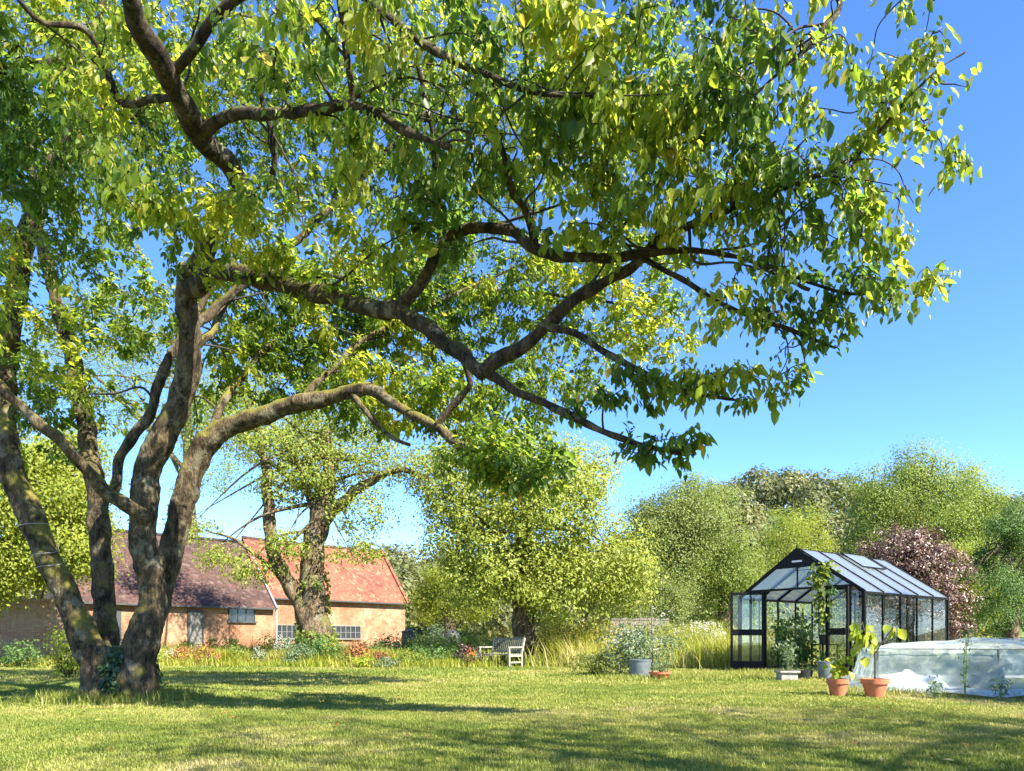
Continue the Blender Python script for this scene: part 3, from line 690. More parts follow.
# ------------------------------------------------------------------ barn
def brick_mat(name, bricks, mortar, patch, patch_amt=.5):
    m, nt, out = new_mat(name)
    uv = nt.nodes.new("ShaderNodeUVMap"); b = nt.nodes.new("ShaderNodeTexBrick"); nt.links.new(uv.outputs[0], b.inputs['Vector'])
    b.inputs['Scale'].default_value = 1.0; b.inputs['Brick Width'].default_value = .23; b.inputs['Row Height'].default_value = .075; b.inputs['Mortar Size'].default_value = .008
    b.inputs['Color1'].default_value = (*bricks[0], 1); b.inputs['Color2'].default_value = (*bricks[1], 1); b.inputs['Mortar'].default_value = (*mortar, 1)
    n1 = noise(nt, .55, 6, .62); n2 = noise(nt, 5, 5, .6); n3 = noise(nt, 2.0, 6, .7)
    r1 = ramp(nt, [(.5 - patch_amt * .2, (0, 0, 0)), (.62, (1, 1, 1))]); nt.links.new(n1.outputs[0], r1.inputs[0])
    r3 = ramp(nt, [(.35, (0, 0, 0)), (.6, (1, 1, 1))]); nt.links.new(n3.outputs[0], r3.inputs[0])
    c = mixc(nt, mixc(nt, 1.0, r1.outputs[0], r3.outputs[0], 'MULTIPLY'), b.outputs[0], patch)
    r2 = ramp(nt, [(.3, (.65, .6, .55)), (.7, (1.1, 1.1, 1.1))]); nt.links.new(n2.outputs[0], r2.inputs[0]); c = mixc(nt, .8, c, r2.outputs[0], 'MULTIPLY')
    p = nt.nodes.new("ShaderNodeBsdfPrincipled"); p.inputs['Roughness'].default_value = .9; nt.links.new(c, p.inputs['Base Color'])
    nt.links.new(bump(nt, b.outputs['Fac'], -.6, .01), p.inputs['Normal']); nt.links.new(p.outputs[0], out.inputs[0]); return m


def tile_mat(name, c1, c2, dark, lichen):
    m, nt, out = new_mat(name)
    uv = nt.nodes.new("ShaderNodeUVMap"); b = nt.nodes.new("ShaderNodeTexBrick"); nt.links.new(uv.outputs[0], b.inputs['Vector'])
    b.inputs['Scale'].default_value = 1; b.inputs['Brick Width'].default_value = .17; b.inputs['Row Height'].default_value = .11; b.inputs['Mortar Size'].default_value = .006
    b.inputs['Color1'].default_value = (*c1, 1); b.inputs['Color2'].default_value = (*c2, 1); b.inputs['Mortar'].default_value = (*dark, 1); b.inputs['Bias'].default_value = 0
    n1 = noise(nt, .8, 6, .65); n2 = noise(nt, 3.5, 5, .7)
    r2 = ramp(nt, [(.3, (.42, .38, .38)), (.7, (1.3, 1.25, 1.2))]); nt.links.new(n1.outputs[0], r2.inputs[0]); c = mixc(nt, .85, b.outputs[0], r2.outputs[0], 'MULTIPLY')
    r3 = ramp(nt, [(.52, (0, 0, 0)), (.66, (.75, .75, .75))]); nt.links.new(n2.outputs[0], r3.inputs[0]); c = mixc(nt, r3.outputs[0], c, lichen)
    p = nt.nodes.new("ShaderNodeBsdfPrincipled"); p.inputs['Roughness'].default_value = .85; nt.links.new(c, p.inputs['Base Color'])
    nt.links.new(bump(nt, b.outputs['Fac'], -1, .03), p.inputs['Normal']); nt.links.new(p.outputs[0], out.inputs[0]); return m


def make_barn():
    M['brick'] = brick_mat('barn_brick', ((.20, .062, .03), (.27, .11, .05)), (.24, .17, .11), (.36, .26, .16), .6)
    M['brick_old'] = brick_mat('wall_brick', ((.26, .12, .07), (.34, .18, .11)), (.3, .25, .19), (.34, .29, .22), .4)
    M['tile_red'] = tile_mat('red_tile', (.25, .072, .036), (.14, .048, .028), (.05, .02, .015), (.3, .17, .09))
    M['tile_dark'] = tile_mat('dark_tile', (.085, .036, .025), (.04, .022, .018), (.016, .01, .01), (.13, .085, .07))
    M['lead'] = plain('lead_grey', (.2, .2, .22), .5, var=.2)
    M['frame_grey'] = plain('window_paint', (.15, .15, .145), .6, var=.15)
    M['frame_dark'] = plain('dark_paint', (.04, .045, .045), .5, var=.2)
    M['door_wood'] = plain('door_wood', (.16, .15, .13), .8, var=.35, scale=14)
    g, gnt, gout = new_mat('dim_glass'); p = gnt.nodes.new("ShaderNodeBsdfPrincipled"); p.inputs['Base Color'].default_value = (.03, .035, .04, 1); p.inputs['Roughness'].default_value = .08
    gnt.links.new(p.outputs[0], gout.inputs[0]); M['dim_glass'] = g
    t = empty('barn', (-12.6, 39, 0), R(45), 'long old brick barn with red tiled roofs behind the garden border', 'barn')

    def section(x0, x1, y0, w_, eave, ridge, tile, gable_right):
        y1 = y0 + 2 * w_; ym = y0 + w_; wl = MB()
        wl.quad((x0, y0, 0), (x1, y0, 0), (x1, y0, eave), (x0, y0, eave)); wl.quad((x1, y1, 0), (x0, y1, 0), (x0, y1, eave), (x1, y1, eave))
        for xx in (x0, x1):
            wl.quad((xx, y0, 0), (xx, y1, 0), (xx, y1, eave), (xx, y0, eave))
            k = len(wl.v); wl.v += [(xx, y0, eave), (xx, y1, eave), (xx, ym, ridge - .06)]; wl.f.append((k, k + 1, k + 2)); wl.uv += [(y0, eave), (y1, eave), (ym, ridge)]
        wl.build('wall', 'brick', t)
        rf = MB(); ov = .22; sl = (ridge - eave) / w_; L = math.hypot(w_, ridge - eave)
        # roof planes, sagging slightly, with thickness
        nx = 14
        for side in (0, 1):
            for i in range(nx):
                xa = x0 - .1 + (x1 - x0 + .2) * i / nx; xb = x0 - .1 + (x1 - x0 + .2) * (i + 1) / nx
                sag = lambda x: -.05 * math.sin(math.pi * (x - x0) / (x1 - x0)) + .015 * math.sin(x * 2.3)
                ya, za = (y0 - ov, eave - ov * sl) if side == 0 else (y1 + ov, eave - ov * sl)
                rf.quad((xa, ya, za), (xb, ya, za), (xb, ym, ridge + sag(xb)), (xa, ym, ridge + sag(xa)), uv=[(xa, 0), (xb, 0), (xb, L + .3), (xa, L + .3)])
        ro = rf.build('roof', tile, t, solid=.07)
        q = np.array([(x0 - .1 + (x1 - x0 + .2) * i / 20, ym, ridge + .03 - .05 * math.sin(math.pi * i / 20)) for i in range(21)])
        link('ridge_tiles', tubes_mesh('ridge_tiles', [(q, .11)], 8), tile, ro)
        gt = MB().bar((x0, y0 - ov - .06, eave - ov * sl + .0), (x1, y0 - ov - .06, eave - ov * sl + .0), .1, .08); gt.build('gutter', 'frame_dark', t)
        return ro
    section(0, 9.2, .8, 2.6, 3.4, 6.6, 'tile_red', True)
    section(-9.0, 0.02, 0, 3.5, 2.75, 6.35, 'tile_dark', False)
    # coping on the far gable and lead flashing between the roofs
    for (xx, y0, w_, e, rg, nm, mt) in ((9.25, .8, 2.6, 3.4, 6.6, 'gable_coping', 'tile_red'), (.08, 0, 3.5, 2.75, 6.35, 'lead_flashing', 'lead')):
        sl = (rg - e) / w_; b = MB(); wd_ = .2 if mt == 'tile_red' else .1
        b.bar((xx, y0 - .28, e - .28 * sl + .1), (xx, y0 + w_, rg + .14), wd_, .12); b.bar((xx, y0 + w_, rg + .13), (xx, y0 + 2 * w_ + .28, e - .28 * sl + .1), wd_, .12); b.build(nm, mt, t)
    link('downpipe', tubes_mesh('downpipe', [(np.array([(.14, -.1, 0), (.14, -.1, 1), (.14, -.1, 2.6)]), .06)], 10), 'lead', t)

    def window(x0, z0, x1, z1, y, n, fm):
        b = MB().box(x0, y - .02, z0, x1, y + .02, z1); wn = b.build('window', 'dim_glass', t)
        f = MB(); th = .05
        f.box(x0 - th, y - .06, z1, x1 + th, y - .0, z1 + th); f.box(x0 - th, y - .06, z0, x0, y - .0, z1); f.box(x1, y - .06, z0, x1 + th, y - .0, z1)
        for i in range(1, n): xx = x0 + (x1 - x0) * i / n; f.box(xx - .018, y - .05, z0, xx + .018, y - .022, z1)
        zm = (z0 + z1) / 2; f.box(x0, y - .047, zm - .014, x1, y - .025, zm + .014)
        f.build('frame', fm, wn); MB().box(x0 - .12, y - .13, z0 - .07, x1 + .12, y - .0, z0).build('sill', fm, wn)
    window(-2.35, 1.85, -1.05, 2.5, 0, 3, 'frame_dark')
    window(.6, 1.0, 2.1, 1.7, .8, 5, 'frame_grey'); window(3.6, 1.0, 5.9, 1.7, .8, 7, 'frame_grey')
    d = MB().box(-4.35, -.05, 0, -3.75, .01, 2.25).build('door', 'door_wood', t)
    MB().box(-4.43, -.09, 0, -4.352, -.002, 2.35).box(-3.748, -.09, 0, -3.67, -.002, 2.35).box(-4.352, -.09, 2.252, -3.748, -.002, 2.35).build('door_frame', 'frame_dark', d)
    MB().box(-8.2, -.03, 0.2, -7.4, .01, 2.3).build('shutter', 'frame_dark', t)
    # garden walls
    def wall(name, label, a, b, h, th, mat):
        a, b = np.array(a), np.array(b); L = float(np.linalg.norm(b - a)); an = math.atan2(b[1] - a[1], b[0] - a[0])
        e = empty(name, (a[0], a[1], 0), an, label, 'wall')
        MB().box(0, 0, 0, L, th, h).build('masonry', mat, e, bevel=.012)
        c = MB(); x = 0
        while x < L - .05:
            w_ = min(random.uniform(.28, .42), L - x); c.box(x + .004, -.035, h + .001, x + w_ - .004, th + .035, h + random.uniform(.06, .1)); x += w_
        c.build('coping', mat, e)
    wall('brick_wall', 'tall shaded brick garden wall behind the leaning left stem', (-26, 25.5), (-16.6, 28.4), 2.35, .35, 'brick_old')
    M['stone'] = brick_mat('rubble_stone', ((.13, .10, .095), (.19, .155, .14)), (.12, .10, .09), (.2, .17, .14), .4)
    wall('stone_wall', 'low grey stone wall standing beyond the white meadow flowers', (4.9, 36.5), (7.9, 37.3), 1.9, .4, 'stone')


# ------------------------------------------------------------------ greenhouse
def make_greenhouse():
    m, nt, out = new_mat('clear_glass')
    tr = nt.nodes.new("ShaderNodeBsdfTransparent"); tr.inputs[0].default_value = (.9, .94, .92, 1)
    gl = nt.nodes.new("ShaderNodeBsdfGlossy"); gl.inputs['Roughness'].default_value = .02
    df = nt.nodes.new("ShaderNodeBsdfDiffuse"); df.inputs[0].default_value = (.3, .33, .31, 1)
    fr = nt.nodes.new("ShaderNodeFresnel"); fr.inputs[0].default_value = 1.5
    mul = nt.nodes.new("ShaderNodeMath"); mul.operation = 'MULTIPLY_ADD'; mul.inputs[1].default_value = .7; mul.inputs[2].default_value = .02; mul.use_clamp = True; nt.links.new(fr.outputs[0], mul.inputs[0])
    n1 = noise(nt, 1.6, 6, .7); r1 = ramp(nt, [(.4, (.02, .02, .02)), (.75, (.09, .09, .09))]); nt.links.new(n1.outputs[0], r1.inputs[0])   # dirt film
    a = nt.nodes.new("ShaderNodeMixShader"); nt.links.new(r1.outputs[0], a.inputs[0]); nt.links.new(tr.outputs[0], a.inputs[1]); nt.links.new(df.outputs[0], a.inputs[2])
    b = nt.nodes.new("ShaderNodeMixShader"); nt.links.new(mul.outputs[0], b.inputs[0]); nt.links.new(a.outputs[0], b.inputs[1]); nt.links.new(gl.outputs[0], b.inputs[2]); nt.links.new(b.outputs[0], out.inputs[0]); M['glass'] = m
    m, nt, out = new_mat('twinwall_sheet')
    tr = nt.nodes.new("ShaderNodeBsdfTransparent"); tr.inputs[0].default_value = (.85, .9, .92, 1)
    gl = nt.nodes.new("ShaderNodeBsdfGlossy"); gl.inputs['Roughness'].default_value = .12
    df = nt.nodes.new("ShaderNodeBsdfDiffuse"); df.inputs[0].default_value = (.5, .56, .62, 1); tl = nt.nodes.new("ShaderNodeBsdfTranslucent"); tl.inputs[0].default_value = (.75, .8, .82, 1)
    mA = nt.nodes.new("ShaderNodeMixShader"); mA.inputs[0].default_value = .68; nt.links.new(df.outputs[0], mA.inputs[1]); nt.links.new(tl.outputs[0], mA.inputs[2])
    mB = nt.nodes.new("ShaderNodeMixShader"); mB.inputs[0].default_value = .42; nt.links.new(tr.outputs[0], mB.inputs[1]); nt.links.new(mA.outputs[0], mB.inputs[2])
    fr = nt.nodes.new("ShaderNodeFresnel"); fr.inputs[0].default_value = 1.7
    mC = nt.nodes.new("ShaderNodeMixShader"); mC.inputs[0].default_value = .38; nt.links.new(mB.outputs[0], mC.inputs[1]); nt.links.new(gl.outputs[0], mC.inputs[2]); nt.links.new(mC.outputs[0], out.inputs[0]); M['twinwall'] = m
    M['alu_black'] = plain('black_alu', (.005, .0055, .006), .55, var=.3, scale=3); [setattr(n_.inputs['Specular IOR Level'], 'default_value', .2) for n_ in M['alu_black'].node_tree.nodes if n_.type == 'BSDF_PRINCIPLED']
    t = empty('greenhouse', (8.80, 18.5, 0), math.atan2(.609, .793), 'black framed glass greenhouse with open doors and pale roof panels', 'greenhouse'); t.scale = (.925, .925, .95)
    L, W, E, RG, b0 = 5.17, 3.93, 2.17, 3.47, .1
    m_ = W / 2; sl = (RG - E) / m_; th = .05
    f = MB()
    f.box(-.04, -.04, -.02, L + .04, .04, b0); f.box(-.04, W - .04, -.02, L + .04, W + .04, b0); f.box(-.04, .041, -.02, .04, W - .041, b0); f.box(L - .04, .041, -.02, L + .04, W - .041, b0)
    f.build('base_rail', 'alu_black', t)
    ft = MB(); nb = 5
    for i in range(nb + 1):
        x = L * i / nb
        w_ = .09 if i in (0, nb) else .045
        for y in (0, W): ft.box(x - w_ / 2, y - w_ / 2, b0 + .001, x + w_ / 2, y + w_ / 2, E - .03)
        if i in (0, nb): pass
        ft.bar((x, 0, E + .02), (x, m_, RG), .045, .06); ft.bar((x, W, E + .02), (x, m_, RG), .045, .06)
    ft.box(-.05, -.04, E - .029, L + .05, .04, E + .04); ft.box(-.05, W - .04, E - .029, L + .05, W + .04, E + .04)
    ft.box(-.06, m_ - .05, RG - .03, L + .06, m_ + .05, RG + .05)
    hz = 2.38
    yl = (hz - E) / sl
    for x in (0, L):
        ft.bar((x - .002, yl - .02, hz), (x - .002, W - yl + .02, hz), .05, .06)
        z2 = 3.0; y2 = (z2 - E) / sl
        ft.bar((x - .003, y2, z2), (x - .003, W - y2, z2), .035, .04); ft.bar((x - .004, m_, hz), (x - .004, m_, RG - .04), .035, .035)
        for s_ in (.39, 1.05, 3.03, W - .39) if x == 0 else (1.0, 1.96, 2.95):
            top = min(hz - .03, E + sl * min(s_, W - s_) - .04); ft.box(x - .03, s_ - .03, b0 + .001, x + .03, s_ + .03, top)
    # cross ties under the roof
    for i in range(1, nb): x = L * i / nb; ft.bar((x, (3.0 - E) / sl, 3.0), (x, W - (3.0 - E) / sl, 3.0), .02, .02)
    ft.build('frame', 'alu_black', t)
    g = MB()
    for i in range(nb):
        xa = L * i / nb + .05; xb = L * (i + 1) / nb - .05
        for y in (0, W): MB().quad((xa, y, b0 + .01), (xb, y, b0 + .01), (xb, y, E - .03), (xa, y, E - .03)).build('pane', 'glass', t)
    class PB:
        def quad(s_, *a): MB().quad(*a).build('pane', 'glass', t)
    g = PB()
    g.quad((0, .04, b0), (0, .36, b0), (0, .36, E + .15), (0, .04, E)); g.quad((0, .42, b0), (0, 1.02, b0), (0, 1.02, hz - .03), (0, .42, hz - .05))
    g.quad((0, 3.06, b0), (0, W - .42, b0), (0, W - .42, hz - .05), (0, 3.06, hz - .03)); g.quad((0, W - .36, b0), (0, W - .04, b0), (0, W - .04, E), (0, W - .36, E + .15))
    g.quad((0, yl + .1, hz + .04), (0, m_ - .02, hz + .04), (0, m_ - .02, 2.97), (0, (2.97 - E) / sl, 2.97)); g.quad((0, m_ + .02, hz + .04), (0, W - yl - .1, hz + .04), (0, W - (2.97 - E) / sl, 2.97), (0, m_ + .02, 2.97))
    g.quad((L, .04, b0), (L, W - .04, b0), (L, W - .04, E), (L, .04, E)); g.quad((L, .1, E), (L, W - .1, E), (L, m_ + .02, RG - .06), (L, m_ - .02, RG - .06))
    k = MB(); k.quad((-.02, (3.02 - E) / sl + .05, 3.02), (-.02, W - (3.02 - E) / sl - .05, 3.02), (-.02, m_ + .03, RG - .05), (-.02, m_ - .03, RG - .05)); k.build('gable_plate', 'alu_black', t, solid=.01)
    MB().box(-.036, m_ - .16, 3.13, -.03, m_ + .16, 3.18).build('badge', plain('white_badge', (.75, .75, .75), .5, var=.05), t)
    rp = MB()
    for i in range(nb):
        xa = L * i / nb + .022; xb = L * (i + 1) / nb - .022
        for s_ in (0, 1):
            y = lambda q: q if s_ == 0 else W - q
            rp.quad((xa, y(-.03), E + .035), (xb, y(-.03), E + .035), (xb, y(m_ - .05), RG + .025), (xa, y(m_ - .05), RG + .025))
    rp.build('roof_panels', 'twinwall', t, solid=.008)
    cb = MB()
    for i in range(nb + 1):
        x = L * i / nb
        for s_ in (0, 1):
            y = lambda q: q if s_ == 0 else W - q
            cb.bar((x, y(-.04), E + .052), (x, y(m_ - .05), RG + .045), .045, .03)
    cb.build('glazing_bars', 'alu_black', t)
    # vent standing open on the near slope
    v = MB(); xa, xb = L * .45, L * .72
    v.quad((xa, m_ - .75, RG - .38), (xb, m_ - .75, RG - .38), (xb, m_ - .06, RG + .08), (xa, m_ - .06, RG + .08)); vo = v.build('roof_vent', 'twinwall', t, solid=.008)
    vf = MB()
    for a, b in (((xa, m_ - .75, RG - .38), (xb, m_ - .75, RG - .38)), ((xa, m_ - .06, RG + .08), (xb, m_ - .06, RG + .08)), ((xa, m_ - .75, RG - .38), (xa, m_ - .06, RG + .08)), ((xb, m_ - .75, RG - .38), (xb, m_ - .06, RG + .08))): vf.bar(a, b, .035)
    vf.bar((L * .55, m_ - .7, RG - .36), (L * .55, m_ - .45, RG - .42), .02); vf.build('vent_frame', 'alu_black', vo)
    for x in (-.02, L + .02): lathe('finial', [(.03, 0), (.03, .03), (.012, .05), (.022, .09), (.008, .13), (.002, .2)], 'alu_black', t, (x, m_, RG + .05), 10)
    # the two door leaves, both standing open outwards
    def leaf(hy, ang, wd):
        d = empty('door', (0, 0, 0), 0, None, None); d.parent = t; d.location = (-.06, hy, 0); d.rotation_euler = (0, 0, ang)
        fr = MB(); H = 2.34; z0 = .06
        fr.box(0, -.022, z0, .075, .022, H); fr.box(wd - .075, -.022, z0, wd, .022, H); fr.box(.075, -.0215, H - .08, wd - .075, .0215, H); fr.box(.075, -.0215, z0, wd - .075, .0215, z0 + .24); fr.box(.075, -.0215, 1.06, wd - .075, .0215, 1.24)
        fr.build('door_frame', 'alu_black', d)
        gq = MB(); gq.quad((.07, 0, z0 + .2), (wd - .07, 0, z0 + .2), (wd - .07, 0, 1.08), (.07, 0, 1.08)); gq.quad((.07, 0, 1.22), (wd - .07, 0, 1.22), (wd - .07, 0, H - .06), (.07, 0, H - .06)); gq.build('glazing', 'glass', d)
        MB().bar((wd - .04, -.06, 1.05), (wd - .04, -.06, 1.25), .02).build('handle', 'alu_black', d)
    leaf(3.03, R(90 + 33), .98)          # left leaf: along +y, swung out
    leaf(1.05, R(-90 - 20), .86)
    return t


def GH(x, y, z=0.0):
    """greenhouse coordinates to world"""
    x, y = x * .925, y * .925
    return np.array([8.80 + x * .793 - y * .609, 18.5 + x * .609 + y * .793, z * .95])


def plant_on_stem(name, label, cat, base, stems, mat, size, n, spread, ratio=.7, group=None, stem_mat='twig', style='leaf', droop=.5, stemr=.008):
    """stems: list of world polylines; leaves gather round each stem's upper part"""
    t = empty(name, tuple(base), 0, label, cat, group); b = np.array(base); ps, pos = [], []
    for s_ in stems:
        q = catmull(np.array(s_, float), 6); ps.append((q - b, np.linspace(stemr, stemr * .5, len(q))))
        i = rng.integers(int(len(q) * .3), len(q), n // len(stems)); pos.append(q[i] - b + rng.normal(0, spread, (len(i), 3)))
    link('stem', tubes_mesh('stem', ps, 6), stem_mat, t)
    pos = np.concatenate(pos); pos[:, 2] = np.maximum(pos[:, 2], .03); N = len(pos); nr = unit(rand_dirs(N) + np.array([0, -.3, .8])); d = np.cross(nr, rand_dirs(N)) + np.array([0, 0, -droop])
    s = size * (.6 + .7 * rng.random(N)); link('leaves', leaves('leaves', pos, d, nr, s, s * ratio, rng.random(N), style), mat, t)
    return t


def make_greenhouse_things():
    M['green_stem'] = plain('green_stem', (.1, .16, .04), .7)
    M['pot_black'] = plain('black_plastic', (.02, .025, .03), .45)
    M['terracotta'] = plain('terracotta', (.42, .13, .06), .85, var=.18, scale=10, bmp=.15)
    M['soil'] = plain('soil', (.05, .035, .025), .95, var=.4, scale=30, bmp=.6)
    M['bucket_grey'] = plain('zinc', (.13, .155, .17), .45, .3, var=.2, scale=6)
    M['stone_grey'] = plain('planter_stone', (.26, .25, .23), .9, var=.3, scale=12, bmp=.3)
    # tomatoes inside
    lab = ['tall tomato plant inside the greenhouse nearest the left door leaf', 'bushy tomato plant in the middle of the greenhouse doorway', 'shorter tomato plant low behind the dark pot stand', 'tomato plant against the far left glass of the greenhouse']
    for (x, y, h, n), lb in zip([(.5, 2.75, 1.5, 420), (.8, 2.2, 1.25, 420), (.7, 1.35, .5, 180), (2.2, 3.3, 1.6, 300)], lab):
        st = []
        for k in range(4):
            o = rng.normal(0, .12, 2); st.append([GH(x, y), GH(x + o[0], y + o[1], h * .5), GH(x + o[0] * 1.8, y + o[1] * 1.8, h * random.uniform(.85, 1.1))])
        plant_on_stem('tomato_plant', lb, 'tomato plant', GH(x, y), st, 'leaf_dark', .12, n, .13, .6, 'tomato plants inside the greenhouse', 'green_stem')
    # stand with pot
    c = GH(1.0, 1.7)
    t = empty('plant_stand', tuple(c), R(37), 'black metal plant stand inside the greenhouse', 'stand')
    b = MB(); b.box(-.3, -.25, .74, .3, .25, .77); b.build('shelf', 'alu_black', t)
    for i in (-.27, .27):
        for j in (-.22, .22): MB().box(i - .015, j - .015, 0, i + .015, j + .015, .739).build('leg', 'alu_black', t)
    p = empty('plant_pot', (c[0], c[1], .771), 0, 'dark plastic pot standing on the black stand in the greenhouse', 'pot')
    lathe('pot_body', [(.11, 0), (.15, .22), (.165, .22), (.165, .26), (.145, .26), (.14, .22)], 'pot_black', p); lathe('soil', [(.138, .2), (.138, .215), (.0001, .22)], 'soil', p)
    plant_on_stem('pot_plant', 'wispy seedling growing from the dark pot on the stand', 'plant', c + np.array([0, 0, .98]), [[c + np.array([0, 0, .98]), c + np.array([.03, 0, 1.2]), c + np.array([.02, .05, 1.45])], [c + np.array([0, 0, .98]), c + np.array([-.1, 0, 1.2]), c + np.array([-.16, .02, 1.35])]], 'leaf_mid', .07, 60, .05, .5, None, 'green_stem')
    # climber on the right jamb, reaching the roof
    st = []
    for k in range(4):
        o = random.uniform(-.12, .12); st.append([GH(-.12, 1.1 + o * .3, .0), GH(-.14, 1.12 + o, 1.2), GH(-.12, 1.15 + o, 2.2), GH(-.1, 1.25 + o, 2.75), GH(.05 + k * .1, 1.1 + o * 2 - k * .12, 3.05 - .06 * k)])
    plant_on_stem('climbing_vine', 'leafy vine climbing the greenhouse door jamb to its roof', 'vine', GH(-.12, 1.1), st, 'leaf_mid', .12, 420, .1, .75)
    q = GH(-.2, .75, 2.2); plant_on_stem('hanging_vine', 'dangling dark shoot hanging before the right door leaf', 'vine', q, [[GH(-.35, .7, 2.38), GH(-.42, .68, 2.1), GH(-.42, .7, 1.5)]], 'leaf_dark', .11, 60, .06, .7, None, 'twig', droop=1.2)
    # things in front of the doorway
    def pot(name, label, px, D, r, h, mat, plant=None, rim=True):
        X = (px - 512) * D / F; p = empty(name, (X, D, 0), 0, label, 'pot')
        pr = [(r * .68, 0), (r * .95, h * .72), (r * 1.06, h * .73), (r * 1.1, h), (r * .98, h), (r * .93, h * .85)] if rim else [(r * .8, 0), (r, h), (r * .96, h), (r * .92, h * .85)]
        lathe('pot_body', pr, mat, p); lathe('soil', [(r * .92, h * .82), (r * .92, h * .86), (.0001, h * .9)], 'soil', p)
        return np.array([X, D, h * .86])
    c = pot('terracotta_pot', 'small terracotta pot holding the short lime green plant', 838, 11.4, .155, .27, 'terracotta')
    plant_on_stem('lime_plant', 'short bushy lime green plant in the small terracotta pot', 'plant', c, [[c, c + np.array([.0, 0, .25]), c + np.array([-.03, 0, .5])], [c, c + np.array([.08, 0, .2]), c + np.array([.14, .02, .38])], [c, c + np.array([-.07, -.03, .15]), c + np.array([-.1, .0, .3])]], 'leaf_lime', .125, 42, .045, .78, None, 'green_stem', droop=.6)
    c = pot('terracotta_pot', 'wider terracotta pot holding the lanky forked plant', 875, 11.2, .185, .28, 'terracotta')
    s1 = [c, c + np.array([.0, 0, .35]), c + np.array([-.02, 0, .5]), c + np.array([-.14, 0, .7]), c + np.array([-.2, 0, .9])]; s2 = [c + np.array([-.0, 0, .42]), c + np.array([.13, 0, .62]), c + np.array([.28, 0, .82])]
    t = empty('lanky_plant', tuple(c), 0, 'lanky forked plant with big lime leaves in the wider terracotta pot', 'plant')
    link('stem', tubes_mesh('stem', [(catmull(np.array(s1) - c, 6), .012), (catmull(np.array(s2) - c, 6), .009)], 6), 'twig', t)
    N = 30; pos = np.concatenate([np.array([-.17, 0, .72]) + rng.normal(0, 1, (N, 3)) * np.array([.08, .07, .13]), np.array([.28, 0, .83]) + rng.normal(0, .04, (6, 3))]); N = len(pos)
    nr = unit(rand_dirs(N) * .8 + np.array([.3, -.8, .5])); d = np.cross(nr, rand_dirs(N)) * .6 + np.array([0, 0, -.7]); s = .13 + .08 * rng.random(N)
    link('leaves', leaves('leaves', pos, d, nr, s, s * .78, rng.random(N), 'leaf'), 'leaf_lime', t)
    X = (825 - 512) * 16.4 / F; bk = empty('bucket', (X, 16.4, 0), 0, 'grey blue bucket standing beside the greenhouse door', 'bucket')
    lathe('bucket_body', [(.13, 0), (.17, .38), (.18, .38), (.18, .4), (.165, .4), (.13, .06), (.0001, .05)], 'bucket_grey', bk)
    a = np.linspace(0, math.pi, 14); link('handle', tubes_mesh('handle', [(np.stack([.175 * np.cos(a), -.12 * np.sin(a), .38 - .04 * np.sin(a)], -1), .006)], 6), 'bucket_grey', bk)
    c = pot('bowl_planter', 'low black bowl planter by the greenhouse doorway', 804, 16.6, .2, .2, 'pot_black', rim=False)
    X = (787 - 512) * 16.0 / F; t = empty('stone_planter', (X, 16.0, 0), 0, 'small grey stone planter in front of the greenhouse', 'planter')
    MB().box(-.18, -.16, 0, .18, .16, .16).box(-.22, -.2, .161, .22, .2, .21).build('planter_body', 'stone_grey', t, bevel=.015); MB().box(-.19, -.17, .205, .19, .17, .222).build('soil', 'soil', t)
    c = np.array([X, 16.0, .21]); st = [[c, c + np.array([random.uniform(-.12, .12), random.uniform(-.1, .1), .3]), c + np.array([random.uniform(-.26, .26), random.uniform(-.2, .2), .6])] for _ in range(7)]
    plant_on_stem('leafy_plant', 'pale green leafy plant growing in the grey stone planter', 'plant', c, st, 'leaf_blue', .08, 190, .06, .5, None, 'green_stem')
    # tub, bowl and canes left of the greenhouse
    X = (640 - 512) * 17.0 / F; t = empty('zinc_tub', (X, 17.0, 0), 0, 'pale zinc tub at the foot of the grey green shrub', 'tub')
    lathe('tub_body', [(.22, 0), (.25, .4), (.262, .4), (.262, .43), (.24, .43), (.235, .3)], 'bucket_grey', t); lathe('soil', [(.236, .33), (.236, .36), (.0001, .37)], 'soil', t)
    for s_ in (-1, 1): link('handle', tubes_mesh('handle', [(np.array([(s_ * .25, -.07, .3), (s_ * .3, -.05, .33), (s_ * .3, .05, .33), (s_ * .25, .07, .3)]), .009)], 6), 'bucket_grey', t)
    c = pot('terracotta_bowl', 'shallow terracotta bowl on the grass beside the zinc tub', 660, 16.4, .23, .17, 'terracotta')
    st = [[c, c + np.array([random.uniform(-.1, .1), random.uniform(-.1, .1), .1]), c + np.array([random.uniform(-.2, .2), random.uniform(-.2, .2), .22])] for _ in range(6)]
    plant_on_stem('bowl_plant', 'sprawling grey leaved plant in the shallow terracotta bowl', 'plant', c, st, 'leaf_blue', .05, 150, .05, .5, None, 'green_stem')
    for px, D, lb in ((640, 18.4, 'dark cane rising from shrub directly behind the zinc tub'), (652, 18.2, 'dark cane rising beside the shrub above the terracotta bowl')):
        X = (px - 512) * D / F; o = link('garden_cane', tubes_mesh('garden_cane', [(np.array([(0, 0, -.1), (.01, 0, .8), (-.01, .02, 1.75)]), .014)], 7), 'frame_dark', None, (X, D, 0)); tag(o, lb, 'cane', 'dark garden canes')


